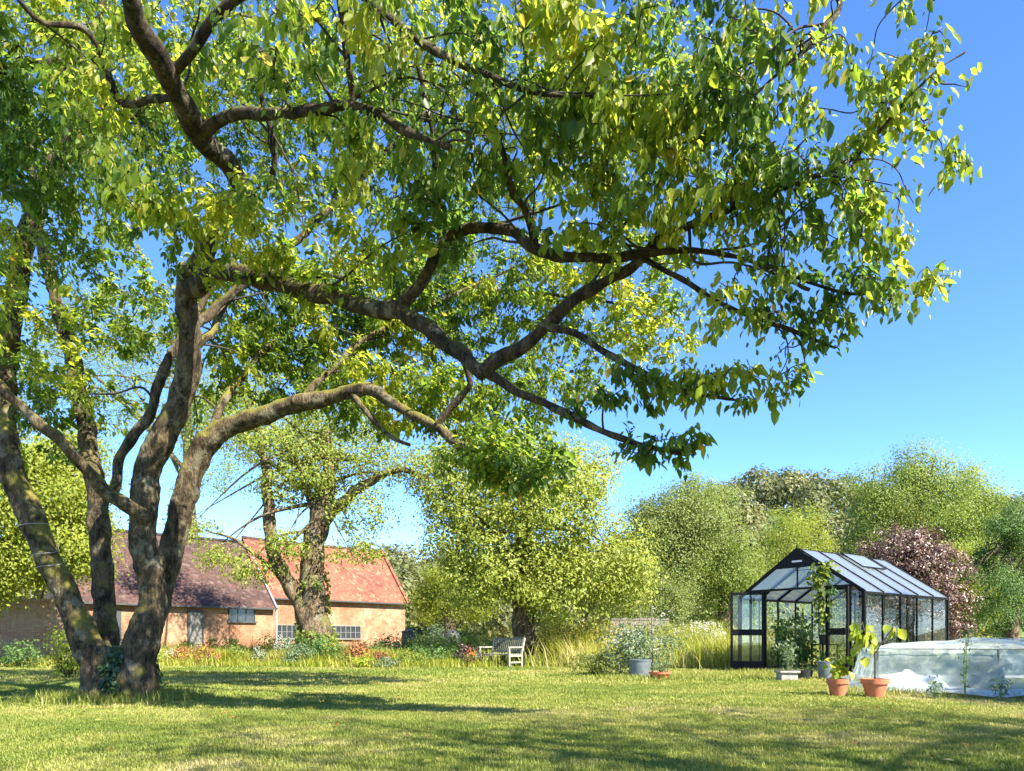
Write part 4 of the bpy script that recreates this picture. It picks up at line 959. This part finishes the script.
# ------------------------------------------------------------------ netted bed
def make_net():
    m, nt, out = new_mat('white_net')
    tr = nt.nodes.new("ShaderNodeBsdfTransparent"); df = nt.nodes.new("ShaderNodeBsdfDiffuse"); df.inputs[0].default_value = (.68, .78, .77, 1)
    tl = nt.nodes.new("ShaderNodeBsdfTranslucent"); tl.inputs[0].default_value = (.7, .82, .8, 1)
    a = nt.nodes.new("ShaderNodeMixShader"); a.inputs[0].default_value = .5; nt.links.new(df.outputs[0], a.inputs[1]); nt.links.new(tl.outputs[0], a.inputs[2])
    n1 = noise(nt, 1.8, 6, .65); r1 = ramp(nt, [(.3, (.2, .2, .2)), (.7, (.58, .58, .58))]); nt.links.new(n1.outputs[0], r1.inputs[0])
    b = nt.nodes.new("ShaderNodeMixShader"); nt.links.new(r1.outputs[0], b.inputs[0]); nt.links.new(tr.outputs[0], b.inputs[1]); nt.links.new(a.outputs[0], b.inputs[2]); nt.links.new(b.outputs[0], out.inputs[0]); M['net'] = m
    m2, nt, out = new_mat('white_fleece')
    df = nt.nodes.new("ShaderNodeBsdfDiffuse"); df.inputs[0].default_value = (.5, .58, .6, 1); tl = nt.nodes.new("ShaderNodeBsdfTranslucent"); tl.inputs[0].default_value = (.8, .83, .86, 1)
    a = nt.nodes.new("ShaderNodeMixShader"); a.inputs[0].default_value = .35; nt.links.new(df.outputs[0], a.inputs[1]); nt.links.new(tl.outputs[0], a.inputs[2])
    tr = nt.nodes.new("ShaderNodeBsdfTransparent"); b = nt.nodes.new("ShaderNodeMixShader"); b.inputs[0].default_value = .88; nt.links.new(tr.outputs[0], b.inputs[1]); nt.links.new(a.outputs[0], b.inputs[2]); nt.links.new(b.outputs[0], out.inputs[0]); M['fleece'] = m2
    O = np.array([6.15, 12.3, 0]); t = empty('netted_bed', tuple(O), 0, 'vegetable bed caged in white translucent netting beside the greenhouse', 'netted bed')
    poly = np.array([(6.1, 12.35), (7.52, 11.35), (10.4, 12.0), (11.2, 15.5), (7.6, 16.2)]) - O[:2]
    def ringpts(n):
        c = np.vstack([poly, poly[:1]]); L = np.linalg.norm(np.diff(c, axis=0), axis=1); s = np.concatenate([[0], np.cumsum(L)]); q = np.linspace(0, s[-1], n, endpoint=False)
        return np.stack([np.interp(q, s, c[:, 0]), np.interp(q, s, c[:, 1])], -1), q
    n = 260; ring, q = ringpts(n); ce = poly.mean(0); out_ = unit(ring - ce)
    V, Fc = [], []; rows = 16
    topz = .62 + .10 * vnoise(q, q * 0, .9, 0) + .02 * vnoise(q, q * 0, 3, 2)
    for i in range(rows):
        f = i / (rows - 1); z = topz * (1 - f)
        fl = .22 * f - .09 * np.clip(1 - f * 5, 0, 1) ** 2 + .35 * np.clip(f - .82, 0, 1) / .18 * (.5 + vnoise(q, q * 0, 1.3, 3)) * .8
        fold = .10 * (vnoise(q, q * 0 + f * .5, 3.2, 1) - .5) * (.25 + f) + .05 * (vnoise(q, q * 0 + f, 9, 2) - .5) * (.3 + f) + .045 * np.sin(q * 9 + 2 * vnoise(q, q * 0, .8, 2)) * f * f
        sag = -.06 * np.sin(np.pi * f) * vnoise(q, q * 0 + 7, .7, 4)
        xy = ring + out_ * (fl + fold + sag)[:, None]
        V.append(np.concatenate([xy, (np.maximum(z, .015) + (.05 * vnoise(q, q * 0 + 3, 3, 5) if f > .85 else 0))[:, None]], 1))
    net_rows = int(rows * .82)
    def grid(rs, off, name, mat):
        VV = np.vstack(rs); k = len(rs); i, j = np.meshgrid(np.arange(k - 1), np.arange(n), indexing='ij'); j2 = (j + 1) % n
        qd = np.stack([i * n + j, (i + 1) * n + j, (i + 1) * n + j2, i * n + j2], -1).reshape(-1, 4)
        o = link(name, np_mesh(name, VV, qd.ravel(), np.arange(len(qd)) * 4, smooth=True), mat, t); return o
    tops = []
    for i in range(12):
        f = i / 11; xy = ce + (ring - out_ * .1 - ce) * (f * .999 + .001); z = topz + .05 + .15 * (1 - f ** 2) - .05 * f ** 6 * (.3 + vnoise(xy[:, 0], xy[:, 1], .9, 6) * 1.1) - .06 * np.sin(np.pi * f) * vnoise(xy[:, 0], xy[:, 1], 2.6, 7) + .05 * np.clip(f * 1.5, 0, 1) * (vnoise(xy[:, 0], xy[:, 1], 6, 3) - .5)
        tops.append(np.concatenate([xy, z[:, None]], 1))
    grid(tops + V[1:net_rows + 1], 0, 'netting', 'net'); grid(V[net_rows:], 0, 'fleece_skirt', 'fleece')
    # loose fleece heaped along the front left
    us = np.linspace(0, 1, 50); vs = np.linspace(0, 1, 18); X, Y = np.meshgrid(us, vs)
    a0, a1 = np.array([-.35, -.15]), np.array([.75, -.62]); bx = a0[0] + (a1[0] - a0[0]) * X + .1 * Y; by = a0[1] + (a1[1] - a0[1]) * X + .55 * Y - .22
    Z = .03 + (.2 + .12 * vnoise(X, Y, 4, 2)) * np.sin(np.pi * Y) ** .8 * np.clip(np.sin(np.pi * np.clip(X * .95 + .04, 0, 1)), 0, 1) ** .5 * (.5 + vnoise(X * 2, Y, 3, 3)) + .04 * vnoise(X, Y, 12, 1)
    VV = np.stack([bx, by, Z], -1).reshape(-1, 3); k = 50; i, j = np.meshgrid(np.arange(17), np.arange(49), indexing='ij')
    qd = np.stack([i * k + j, i * k + j + 1, (i + 1) * k + j + 1, (i + 1) * k + j], -1).reshape(-1, 4)
    link('fleece_heap', np_mesh('fleece_heap', VV, qd.ravel(), np.arange(len(qd)) * 4, smooth=True), 'fleece', t)
    b = MB(); pz = .72
    for i in range(len(poly)):
        p0, p1 = poly[i] * .985, poly[(i + 1) % len(poly)] * .985; b.bar((p0[0], p0[1], pz), (p1[0], p1[1], pz), .012)
    b.build('rail', 'frame_dark', t)
    for p0 in poly: MB().box(p0[0] * .97 - .011, p0[1] * .97 - .011, 0, p0[0] * .97 + .011, p0[1] * .97 + .011, .72).build('post', 'frame_dark', t)
    labs = ['leafy cabbage under the netting nearest the front left corner', 'leafy cabbage under the netting at the front post', 'leafy cabbage under the middle of the netting', 'leafy cabbage under the netting by the right edge', 'leafy cabbage at the back of the netted bed']
    for (x, y), lb in zip([(7.0, 12.9), (7.7, 12.2), (8.2, 13.4), (9.4, 12.8), (8.6, 14.6)], labs):
        c = np.array([x, y, 0]); st = [[c, c + np.array([random.uniform(-.2, .2), random.uniform(-.2, .2), .25]), c + np.array([random.uniform(-.4, .4), random.uniform(-.4, .4), .5])] for _ in range(6)]
        plant_on_stem('cabbage', lb, 'vegetable plant', c, st, 'leaf_blue', .2, 70, .1, .7, 'vegetables under the netting', 'green_stem')
    for px, D, h, lb in ((965, 11.1, .95, 'tall thin weed standing before the white netting'), (936, 11.0, .25, 'short weed in the rough grass before the netting'), (1000, 10.5, .3, 'low weed at the corner of the white netting')):
        c = np.array([(px - 512) * D / F, D, 0]); st = [[c, c + np.array([random.uniform(-.03, .03), 0, h * .5]), c + np.array([random.uniform(-.07, .07), 0, h])] for _ in range(3)]
        plant_on_stem('weed', lb, 'weed', c, st, 'leaf_blue', .08, 60, .05, .35, 'weeds before the netting', 'green_stem', droop=.1)


# ------------------------------------------------------------------ bench
def make_bench():
    M['bench_wood'] = plain('bench_paint', (.25, .245, .2), .7, var=.2, scale=10); M['bench_back'] = plain('shaded_back_wood', (.13, .135, .1), .8, var=.25, scale=10)  # backrest wood is darker: the shade on it is put into its colour
    D = 24.2; t = empty('garden_bench', ((509 - 512) * D / F, D, 0), R(-45), 'weathered pale wooden garden bench under the round fruit tree', 'bench')
    L, dp = 1.42, .62
    for x in (0, -L):
        MB().box(x - .06, 0, 0, x, .06, .62).build('leg', 'bench_wood', t)
        b = MB(); b.bar((x - .03, dp, 0), (x - .03, dp, .45), .06); b.bar((x - .03, dp, .45), (x - .03, dp + .14, .95), .06); b.build('leg', 'bench_wood', t)
        MB().box(x - .075, -.04, .621, x + .015, dp + .02, .665).build('armrest', 'bench_wood', t); MB().box(x - .05, .061, .12, x - .01, dp - .031, .17).build('stretcher', 'bench_wood', t)
        MB().box(x - .05, .061, .33, x - .01, dp - .031, .39).build('side_rail', 'bench_wood', t)
    s = MB()
    for i in range(6): s.box(-L + .002, .01 + i * .1, .4, -.002 - .06 * 0, .09 + i * .1, .425)
    s.build('seat', 'bench_wood', t)
    bk = MB()
    bk.bar((-L + .02, dp + .13, .93), (-.02, dp + .13, .93), .05, .09); bk.bar((-L + .02, dp + .01, .5), (-.02, dp + .01, .5), .04, .06)
    n = 15
    for i in range(n): x = -L + .09 + (L - .18) * i / (n - 1); bk.bar((x, dp + .02, .53), (x, dp + .12, .89), .06, .02)
    bk.build('backrest', 'bench_back', t)


# ------------------------------------------------------------------ other trees
def make_trees():
    # gnarled tree before the barn
    tp = [limb_path([(318, 668, 27, 40), (317, 640, 27, 32), (313, 600, 27, 25), (312, 560, 27, 23), (318, 525, 27, 21), (326, 495, 27, 16), (330, 460, 27, 13), (325, 430, 27, 8)], .03), limb_path([(314, 640, 27, 24), (303, 610, 26.9, 17), (288, 582, 26.8, 15), (274, 555, 26.7, 14), (269, 515, 26.6, 12), (266, 470, 26.5, 10), (258, 430, 26.5, 7), (246, 400, 26.5, 5)], .03),
          limb_path([(318, 525, 27, 15), (345, 500, 26.6, 12), (372, 480, 26.3, 9), (400, 470, 26, 6), (430, 480, 26, 4)], .03), limb_path([(290, 585, 26.8, 5), (262, 560, 26.4, 4), (235, 540, 26, 3), (205, 530, 26, 1.5)], .03)]
    bl = [blob_px(318, 470, 27, 60, 34, 1.5), blob_px(370, 455, 26.5, 50, 36, 1.5), blob_px(270, 440, 26.5, 40, 30, 1.4), blob_px(345, 420, 27, 60, 30, 1.5), blob_px(285, 490, 26.5, 40, 20, 1.2), blob_px(360, 510, 26.2, 44, 26, 1.1), blob_px(240, 410, 26.8, 40, 34, 1.4), blob_px(275, 450, 31.5, 46, 30, 1.6), blob_px(225, 425, 31, 50, 34, 1.8), blob_px(315, 435, 31.5, 46, 26, 1.6), blob_px(222, 556, 26.2, 30, 14, .7), blob_px(252, 575, 26, 20, 16, .6), blob_px(352, 552, 26, 34, 16, .7), blob_px(290, 545, 26.2, 24, 18, .6), blob_px(190, 530, 26.2, 24, 18, .7), blob_px(420, 470, 26.5, 30, 26, 1.)]
    simple_tree('gnarled_tree', 'gnarled forked tree with pale ivied trunk before the barn', 'tree', ((318 - 512) * 27 / F, 27, 0), bl, tp, 1300, 26, .27, .11, 'leaf_pear', bias=-.15, stems=2)
    b = np.array([(318 - 512) * 27 / F, 27, 0]); n = 2600; z = rng.random(n) ** 1.2 * 3.6; a = rng.random(n) * 6.28; rr = np.interp(z, [0, .6, 2, 4], [.85, .72, .55, .5]) + .07 * rng.random(n)
    keep = vnoise(a * 1.2, z, 1.4, 3) + np.clip(1 - z / 1.4, 0, 1) > .62; a, z, rr = a[keep], z[keep], rr[keep]; n = len(a)
    nr = unit(np.stack([np.cos(a), np.sin(a), .4 * np.ones(n)], -1) + .4 * rand_dirs(n)); off = np.interp(z, [0, 1, 2, 3.6], [0, -.04, -.2, -.2])
    iv = link('ivy', leaves('ivy', np.stack([np.cos(a) * rr + off, np.sin(a) * rr, z], -1), rand_dirs(n) + np.array([0, 0, -.8]), nr, .13, .12, np.clip(.3 + .6 * rng.random(n), 0, 1)), 'leaf_mid', None, tuple(b)); tag(iv, 'light green ivy patches on the gnarled tree before the barn', 'ivy')
    # fruit tree over the bench
    tp = [limb_path([(527, 668, 26, 30), (525, 645, 26, 23), (523, 610, 26, 22), (521, 575, 26, 20), (524, 540, 26, 16), (530, 500, 26, 11), (532, 465, 26, 6)], .03)]
    bl = [blob_px(530, 530, 26, 80, 62, 2.0), blob_px(470, 500, 26.3, 48, 44, 1.4), blob_px(560, 470, 26.5, 62, 32, 1.5), blob_px(607, 560, 25.6, 46, 44, 1.5), blob_px(570, 590, 25.4, 50, 34, 1.3), blob_px(480, 580, 25.8, 40, 30, 1.2), blob_px(455, 535, 26, 30, 34, 1.2), blob_px(545, 500, 25.6, 70, 40, 1.8), blob_px(510, 570, 25.6, 60, 40, 1.7), blob_px(440, 490, 26.4, 26, 30, 1.1), blob_px(630, 580, 25.8, 24, 30, 1.), blob_px(500, 440, 26.5, 44, 20, 1.2), blob_px(455, 455, 27, 36, 24, 1.2)]
    simple_tree('fruit_tree', 'rounded fruit tree with dense yellow green crown above the bench', 'tree', ((527 - 512) * 26 / F, 26, 0), bl, tp, 2100, 28, .24, .125, 'leaf_pear', bark='bark', stems=3, sub=0)
    # far trees: (name, label, base px, D, blobs, material, clumps, per, spread, size)
    far = [
        ('broad_tree', 'grey green rounded tree rising beyond the stone wall', 668, 46, [(668, 540, 44, 60), (648, 530, 26, 44), (690, 520, 34, 40), (665, 580, 40, 40)], 'leaf_far', 420, 34, .5, .24, -.1),
        ('broad_tree', 'tall pale willow like tree left of the wooded hill', 722, 50, [(712, 518, 32, 42), (700, 560, 36, 50), (738, 565, 30, 42), (722, 600, 50, 34), (698, 492, 22, 22)], 'leaf_mid', 420, 34, .5, .24, .0),
        ('feathery_tree', 'feathery yellow green tree below the wooded hill', 790, 58, [(785, 545, 30, 44), (812, 540, 22, 40), (765, 570, 26, 40), (800, 590, 40, 30)], 'leaf_yellow', 320, 30, .5, .24, -.2),
        ('ash_tree', 'largest rounded tree rising behind the bronze shrub', 922, 42, [(925, 500, 70, 52), (880, 530, 42, 56), (960, 510, 44, 48), (985, 545, 34, 48), (915, 470, 36, 30), (930, 570, 80, 50), (865, 560, 24, 40)], 'leaf_mid', 800, 34, .42, .22, -.02),
        ('dark_tree', 'dark green bushy tree at the right edge behind the netting', 1010, 31, [(1015, 570, 40, 48), (990, 590, 26, 40), (1040, 540, 40, 50), (1000, 615, 44, 24), (985, 560, 14, 20), (1010, 530, 22, 18), (1025, 515, 26, 22)], 'leaf_dark', 420, 34, .22, .13, .1),
        ('light_tree', 'light green young tree between bronze shrub and dark tree', 968, 35, [(965, 570, 22, 34), (975, 600, 28, 34), (955, 600, 20, 30)], 'leaf_yellow', 200, 30, .3, .17, -.25),
        ('background_tree', 'yellow green tree hanging over the brick garden wall', -10, 25, [(30, 500, 70, 60), (-40, 480, 70, 80), (80, 530, 36, 50), (20, 560, 70, 40), (70, 470, 40, 40), (-30, 580, 50, 30)], 'leaf_yellow', 800, 34, .4, .2, -.1),
        ('background_tree', 'tall loose tree behind the big tree above the barn', 190, 62, [(160, 400, 80, 60), (230, 390, 60, 50), (70, 380, 70, 60), (120, 330, 70, 40), (200, 470, 46, 34), (10, 380, 50, 60)], 'leaf_mid', 420, 26, .6, .3, 0),
        ('garden_tree', 'small yellow green tree between the barn and bench', 448, 38, [(448, 590, 30, 34), (430, 600, 22, 28), (470, 600, 26, 30)], 'leaf_yellow', 240, 32, .3, .17, -.12),
        ('garden_tree', 'dark green small tree in the gap behind the fruit tree', 640, 40, [(645, 590, 30, 34), (625, 605, 26, 26), (670, 605, 26, 26)], 'leaf_far', 220, 30, .35, .18, -.2),
    ]
    made = []
    for (nm, lb, px, D, bb, mat, c, per, sp, sz, bias) in far:
        k = D / F; top = max(HZ - b[1] for b in bb); x = (px - 512) * k
        tp = [limb_path([(px, HZ + EYE / k + 4, D, 16), (px + 2, HZ - top * .25, D, 12), (px - 2, HZ - top * .6, D, 9), (px, HZ - top, D, 5)], .04)]
        c, per, sz, sp = int(c * 1.15), int(per * 2.2), sz * .6, sp * 1.05
        made.append(simple_tree(nm, lb, 'tree', (x, D, 0), [blob_px(b[0], b[1], D + random.uniform(-1, 1), b[2], b[3], b[2] * k * .8) for b in bb], tp, c, per, sp, sz, mat, bias=bias, stems=4))
    # bronze dome shrub
    bl = [blob_px(895, 575, 30, 44, 48, 1.8), blob_px(925, 590, 30, 40, 52, 1.8), blob_px(945, 615, 29.6, 26, 36, 1.3), blob_px(880, 600, 30, 34, 44, 1.5), blob_px(910, 550, 30, 36, 24, 1.4)]
    tp = [limb_path([(905, 664, 30, 14), (905, 620, 30, 10), (908, 580, 30, 7), (908, 550, 30, 4)], .02)]
    simple_tree('bronze_shrub', 'domed bronze purple weeping shrub behind the greenhouse', 'shrub', ((905 - 512) * 30 / F, 30, 0), bl, tp, 760, 34, .17, .11, 'leaf_bronze', stems=5, sub=0)
    # shade trees right of the frame; the nearest spray of one shows at the right edge
    k = made[3]
    def shade(src, loc, s, rz, lb):
        c = copy_tree(src); c.location = loc; c.scale = (s, s, s); c.rotation_euler = (0, 0, rz); c['label'] = lb; c['group'] = 'trees beside the lawn'; c['category'] = 'tree'
    shade(k, (17.6, 21.5, 0), .62, 1.0, 'tree reaching in at the right edge above the dark tree')
    shade(k, (16.2, 14.5, 0), .66, 2.2, 'tree standing out of frame right of the netted bed')
    shade(k, (13.8, 7.6, 0), .66, 4.0, 'tree standing out of frame beside the right of the lawn')
    X, Y = 8.3, -1.4
    bl = [(X + a, Y + b, z, r, r, r * .8) for a, b, z, r in ((0, 0, 9.5, 3.4), (-2.2, 1.0, 8.4, 2.6), (2.4, -.6, 8.2, 2.8), (.4, 2.4, 7.6, 2.6), (-.6, -2.6, 8.0, 2.8), (0, 0, 12, 2.6), (3.6, 2.6, 7.2, 2.2))]
    q = catmull(np.array([(X, Y, -.1), (X + .1, Y, 3), (X - .1, Y + .1, 6.5), (X, Y, 10.5)]), 8)
    simple_tree('airy_tree', 'thin crowned tree standing out of frame behind the viewer', 'tree', (X, Y, 0), bl, [(q, np.linspace(.26, .06, len(q)))], 300, 15, .5, .15, 'leaf_mid', stems=5)
    copy = [o for o in COL.objects if o.name.startswith('airy_tree')][0]
    shade(copy, (12.2, .2, 0), .9, 2.0, 'second thin crowned tree out of frame beside the lawn')
    shade(copy, (4.2, -5.5, 0), 1.0, 4.1, 'third thin crowned tree out of frame behind the lawn')


def make_border():
    S = [  # name, label, cat, px, D, w, h, mat, size, clumps, extra
        ('border_shrub', 'dark green shrub at the foot of the barn right of the gnarled tree', 'shrub', 385, 27.5, 60, 34, 'leaf_dark', .09, 80, {}),
        ('border_shrub', 'dark leafy shrub low in front of the gnarled trunk', 'shrub', 322, 26, 54, 34, 'leaf_dark', .10, 70, {}),
        ('border_shrub', 'pale green shrub with white flowers left of gnarled trunk', 'shrub', 292, 26.5, 36, 30, 'leaf_blue', .08, 50, dict(flower='petal_white', nfl=30)),
        ('rust_plant', 'rust brown dried plant in the border right of gnarled tree', 'plant', 357, 24.8, 26, 32, 'leaf_rust', .08, 44, {}),
        ('rust_plant', 'low rust red plant in the border shadow', 'plant', 382, 24.8, 24, 18, 'leaf_rust', .07, 34, dict(bias=-.3)),
        ('lime_shrub', 'small bright yellow green mound at the border front', 'shrub', 362, 23.6, 22, 14, 'leaf_lime', .07, 30, {}),
        ('silver_plant', 'silver grey low plant at the border front edge', 'plant', 388, 23.6, 34, 12, 'leaf_blue', .06, 36, dict(bias=.3)),
        ('goldenrod', 'yellow flowering clump beside the barn corner', 'flower clump', 424, 29, 46, 30, 'leaf_yellow', .09, 60, dict(flower='petal_yellow', nfl=90)),
        ('goldenrod', 'yellow flowering clump right of the bench behind the trunk', 'flower clump', 556, 27, 66, 48, 'leaf_yellow', .09, 120, dict(flower='petal_yellow', nfl=240)),
        ('goldenrod', 'yellow flowering clump halfway between fruit tree and cane shrub', 'flower clump', 594, 26.5, 56, 44, 'leaf_yellow', .09, 110, dict(flower='petal_yellow', nfl=220)),
        ('border_shrub', 'long dark green shrub in shade left of the bench', 'shrub', 432, 25.5, 84, 22, 'leaf_dark', .08, 90, {}),
        ('border_shrub', 'dark purple leaved shrub just left of the bench', 'shrub', 468, 25.2, 34, 24, 'leaf_bronze', .07, 50, dict(bias=-.25)),
        ('border_shrub', 'yellow green hedge like shrub behind the bench', 'shrub', 462, 27.4, 92, 37, 'leaf_pear', .09, 120, {}),
        ('red_flower_clump', 'clump of rusty red flowers beside the bench seat', 'flower clump', 470, 24.4, 14, 18, 'leaf_dark', .06, 20, dict(flower='petal_orange', nfl=26)),
        ('orange_flower_clump', 'upright orange flowered clump behind the bench back', 'flower clump', 505, 26.6, 16, 38, 'leaf_mid', .07, 36, dict(flower='petal_orange', nfl=60, lobes=2)),
        ('grey_green_shrub', 'loose grey green shrub behind the zinc tub', 'shrub', 640, 18.6, 76, 66, 'leaf_blue', .07, 170, dict(flower='petal_white', nfl=24)),
        ('grey_green_shrub', 'low dark green mound left of the zinc tub', 'shrub', 598, 19, 50, 26, 'leaf_far', .07, 60, {}),
        ('climbing_rose', 'arching rose bush draped over the grey stone wall', 'rose', 655, 34.5, 56, 50, 'leaf_pear', .10, 90, dict(flower='petal_white', nfl=30)),
        ('white_flower_patch', 'drift of white flowers in front of the stone wall', 'flower clump', 622, 30, 44, 34, 'leaf_blue', .08, 60, dict(flower='petal_white', nfl=150)),
        ('white_flower_patch', 'white flowering meadow clump left of the greenhouse door', 'flower clump', 705, 29, 50, 40, 'leaf_pear', .08, 70, dict(flower='petal_white', nfl=160)),
        ('yellow_shrub', 'yellow flowered shrub just right of the bronze dome', 'shrub', 984, 20, 36, 42, 'leaf_yellow', .08, 60, dict(flower='petal_yellow', nfl=60)),
        ('yellow_shrub', 'yellow green shrub at the right edge above the netting', 'shrub', 1014, 19, 40, 34, 'leaf_yellow', .08, 60, dict(flower='petal_yellow', nfl=40)),
        ('wall_shrub', 'low dark shrub below the brick garden wall', 'shrub', 20, 23.5, 60, 30, 'leaf_dark', .08, 60, {}),
        ('wall_shrub', 'light leafy sapling between wall and leaning stem', 'shrub', 72, 17, 44, 58, 'leaf_yellow', .08, 60, dict(bias=-.3)),
        ('barn_plant', 'tall grassy green plant under the small barn window', 'plant', 232, 33, 60, 22, 'leaf_mid', .10, 60, {}),
        ('barn_plant', 'leafy green plant beside the barn door', 'plant', 185, 31, 50, 22, 'leaf_mid', .10, 50, {}),
        ('barn_plant', 'green plant near the barn downpipe', 'plant', 272, 32, 40, 30, 'leaf_mid', .10, 50, {}),
        ('barn_plant', 'leafy plant at the barn left of the big trunk', 'plant', 120, 27, 70, 30, 'leaf_yellow', .10, 60, {}),
        ('garden_bush', 'pale green bush below small tree beside barn gable', 'shrub', 435, 33, 60, 36, 'leaf_blue', .10, 70, {}),
        ('garden_bush', 'rounded green bush between stone wall and greenhouse door', 'shrub', 716, 36, 50, 46, 'leaf_far', .12, 80, {}),
        ('garden_bush', 'olive bush seen through the greenhouse doorway', 'shrub', 770, 38, 70, 60, 'leaf_pear', .12, 90, {}),
        ('garden_bush', 'olive bush seen through the greenhouse side glass', 'shrub', 850, 36, 80, 60, 'leaf_far', .12, 90, {}),
    ]
    mix = [('leaf_mid', 'green'), ('leaf_lime', 'bright lime'), ('leaf_pear', 'yellow green'), ('leaf_dark', 'dark green'), ('leaf_blue', 'grey green'), ('leaf_rust', 'rusty')]
    where = ['below the small barn window', 'left of the barn door', 'right of the barn downpipe', 'left of the gnarled trunk', 'by the right foot of the gnarled trunk', 'at the far left of the meadow strip', 'below the wide barn window', 'under the barn eaves corner', 'close to the silver plant', 'near the dark border shrub', 'between big trunk and barn door', 'in front of the downpipe']
    for i, px in enumerate((236, 178, 290, 304, 338, 166, 350, 398, 412, 404, 206, 262)):
        mt, cn = mix[(i * 5 + i // 3) % 6]
        S.append(('border_plant', '%s leafy plant in the long border %s' % (cn, where[i]), 'plant', px, random.uniform(24.6, 25.8), random.uniform(18, 34), random.uniform(12, 26), mt, .07, 44, dict(lobes=3, flower=random.choice([None, None, 'petal_white', 'petal_yellow']), nfl=14)))
    for (nm, lb, cat, px, D, wd, h, mat, sz, cl, ex) in S:
        hh = h; ex = dict(ex); shrub(nm, lb, cat, px, D, wd, hh, mat, sz, cl, **ex)
    # compost bin dome, water butt by the gable, dry leaf on the lawn
    M['bin_grey'] = plain('bin_plastic', (.05, .05, .052), .6)
    D = 33; t = empty('compost_bin', ((452 - 512) * D / F, D, 0), 0, 'grey domed compost bin half hidden behind the yellow hedge shrub', 'compost bin')
    lathe('bin_body', [(.42, 0), (.38, .9), (.36, .95)], 'bin_grey', t); lathe('lid', [(.39, .951), (.39, 1.0), (.3, 1.2), (.12, 1.32), (.05, 1.33), (.05, 1.38), (.0001, 1.39)], 'bin_grey', t)
    D = 40; t = empty('water_butt', ((409 - 512) * D / F, D, 0), 0, 'black water butt standing against the barn gable corner', 'water butt')
    lathe('butt_body', [(.33, 0), (.4, .35), (.42, .8), (.38, 1.35)], 'pot_black', t); lathe('lid', [(.4, 1.351), (.4, 1.4), (.1, 1.47), (.0001, 1.48)], 'pot_black', t)
    D = 13.6; lf = link('dry_leaf', leaves('dry_leaf', np.zeros((1, 3)), np.array([[.8, .1, .6]]), np.array([[-.5, -.6, .8]]), .1, .09, np.array([.2]), 'leaf'), 'leaf_rust', None, ((163 - 512) * D / F, D, .01)); tag(lf, 'curled brown leaf standing on the lawn right of the trunk', 'leaf')
    # fallen leaves
    fl = []
    for k in range(90):
        d = random.uniform(4.9, 11); x = random.uniform(-.62, .62) * d
        o = link('fallen_leaf', leaves('fallen_leaf', np.zeros((1, 3)), rand_dirs(1) * np.array([1, 1, .15]), unit(rand_dirs(1) * .35 + np.array([[0, 0, 1]])), random.uniform(.04, .09), random.uniform(.02, .045), rng.random(1) * .5 + .5, 'leaf'), 'leaf_rust' if k % 3 == 0 else 'tallgrass', None, (x, d, float(ground_z(np.array(x), np.array(d))) + .035))
        tag(o, 'dry fallen leaf lying on the mown lawn', 'leaf', 'fallen leaves scattered on the lawn')


make_lawn()
make_hills()
make_barn()
make_greenhouse()
make_greenhouse_things()
make_net()
make_bench()
make_big_tree()
make_trees()
make_border()
make_meadow()
make_grass()
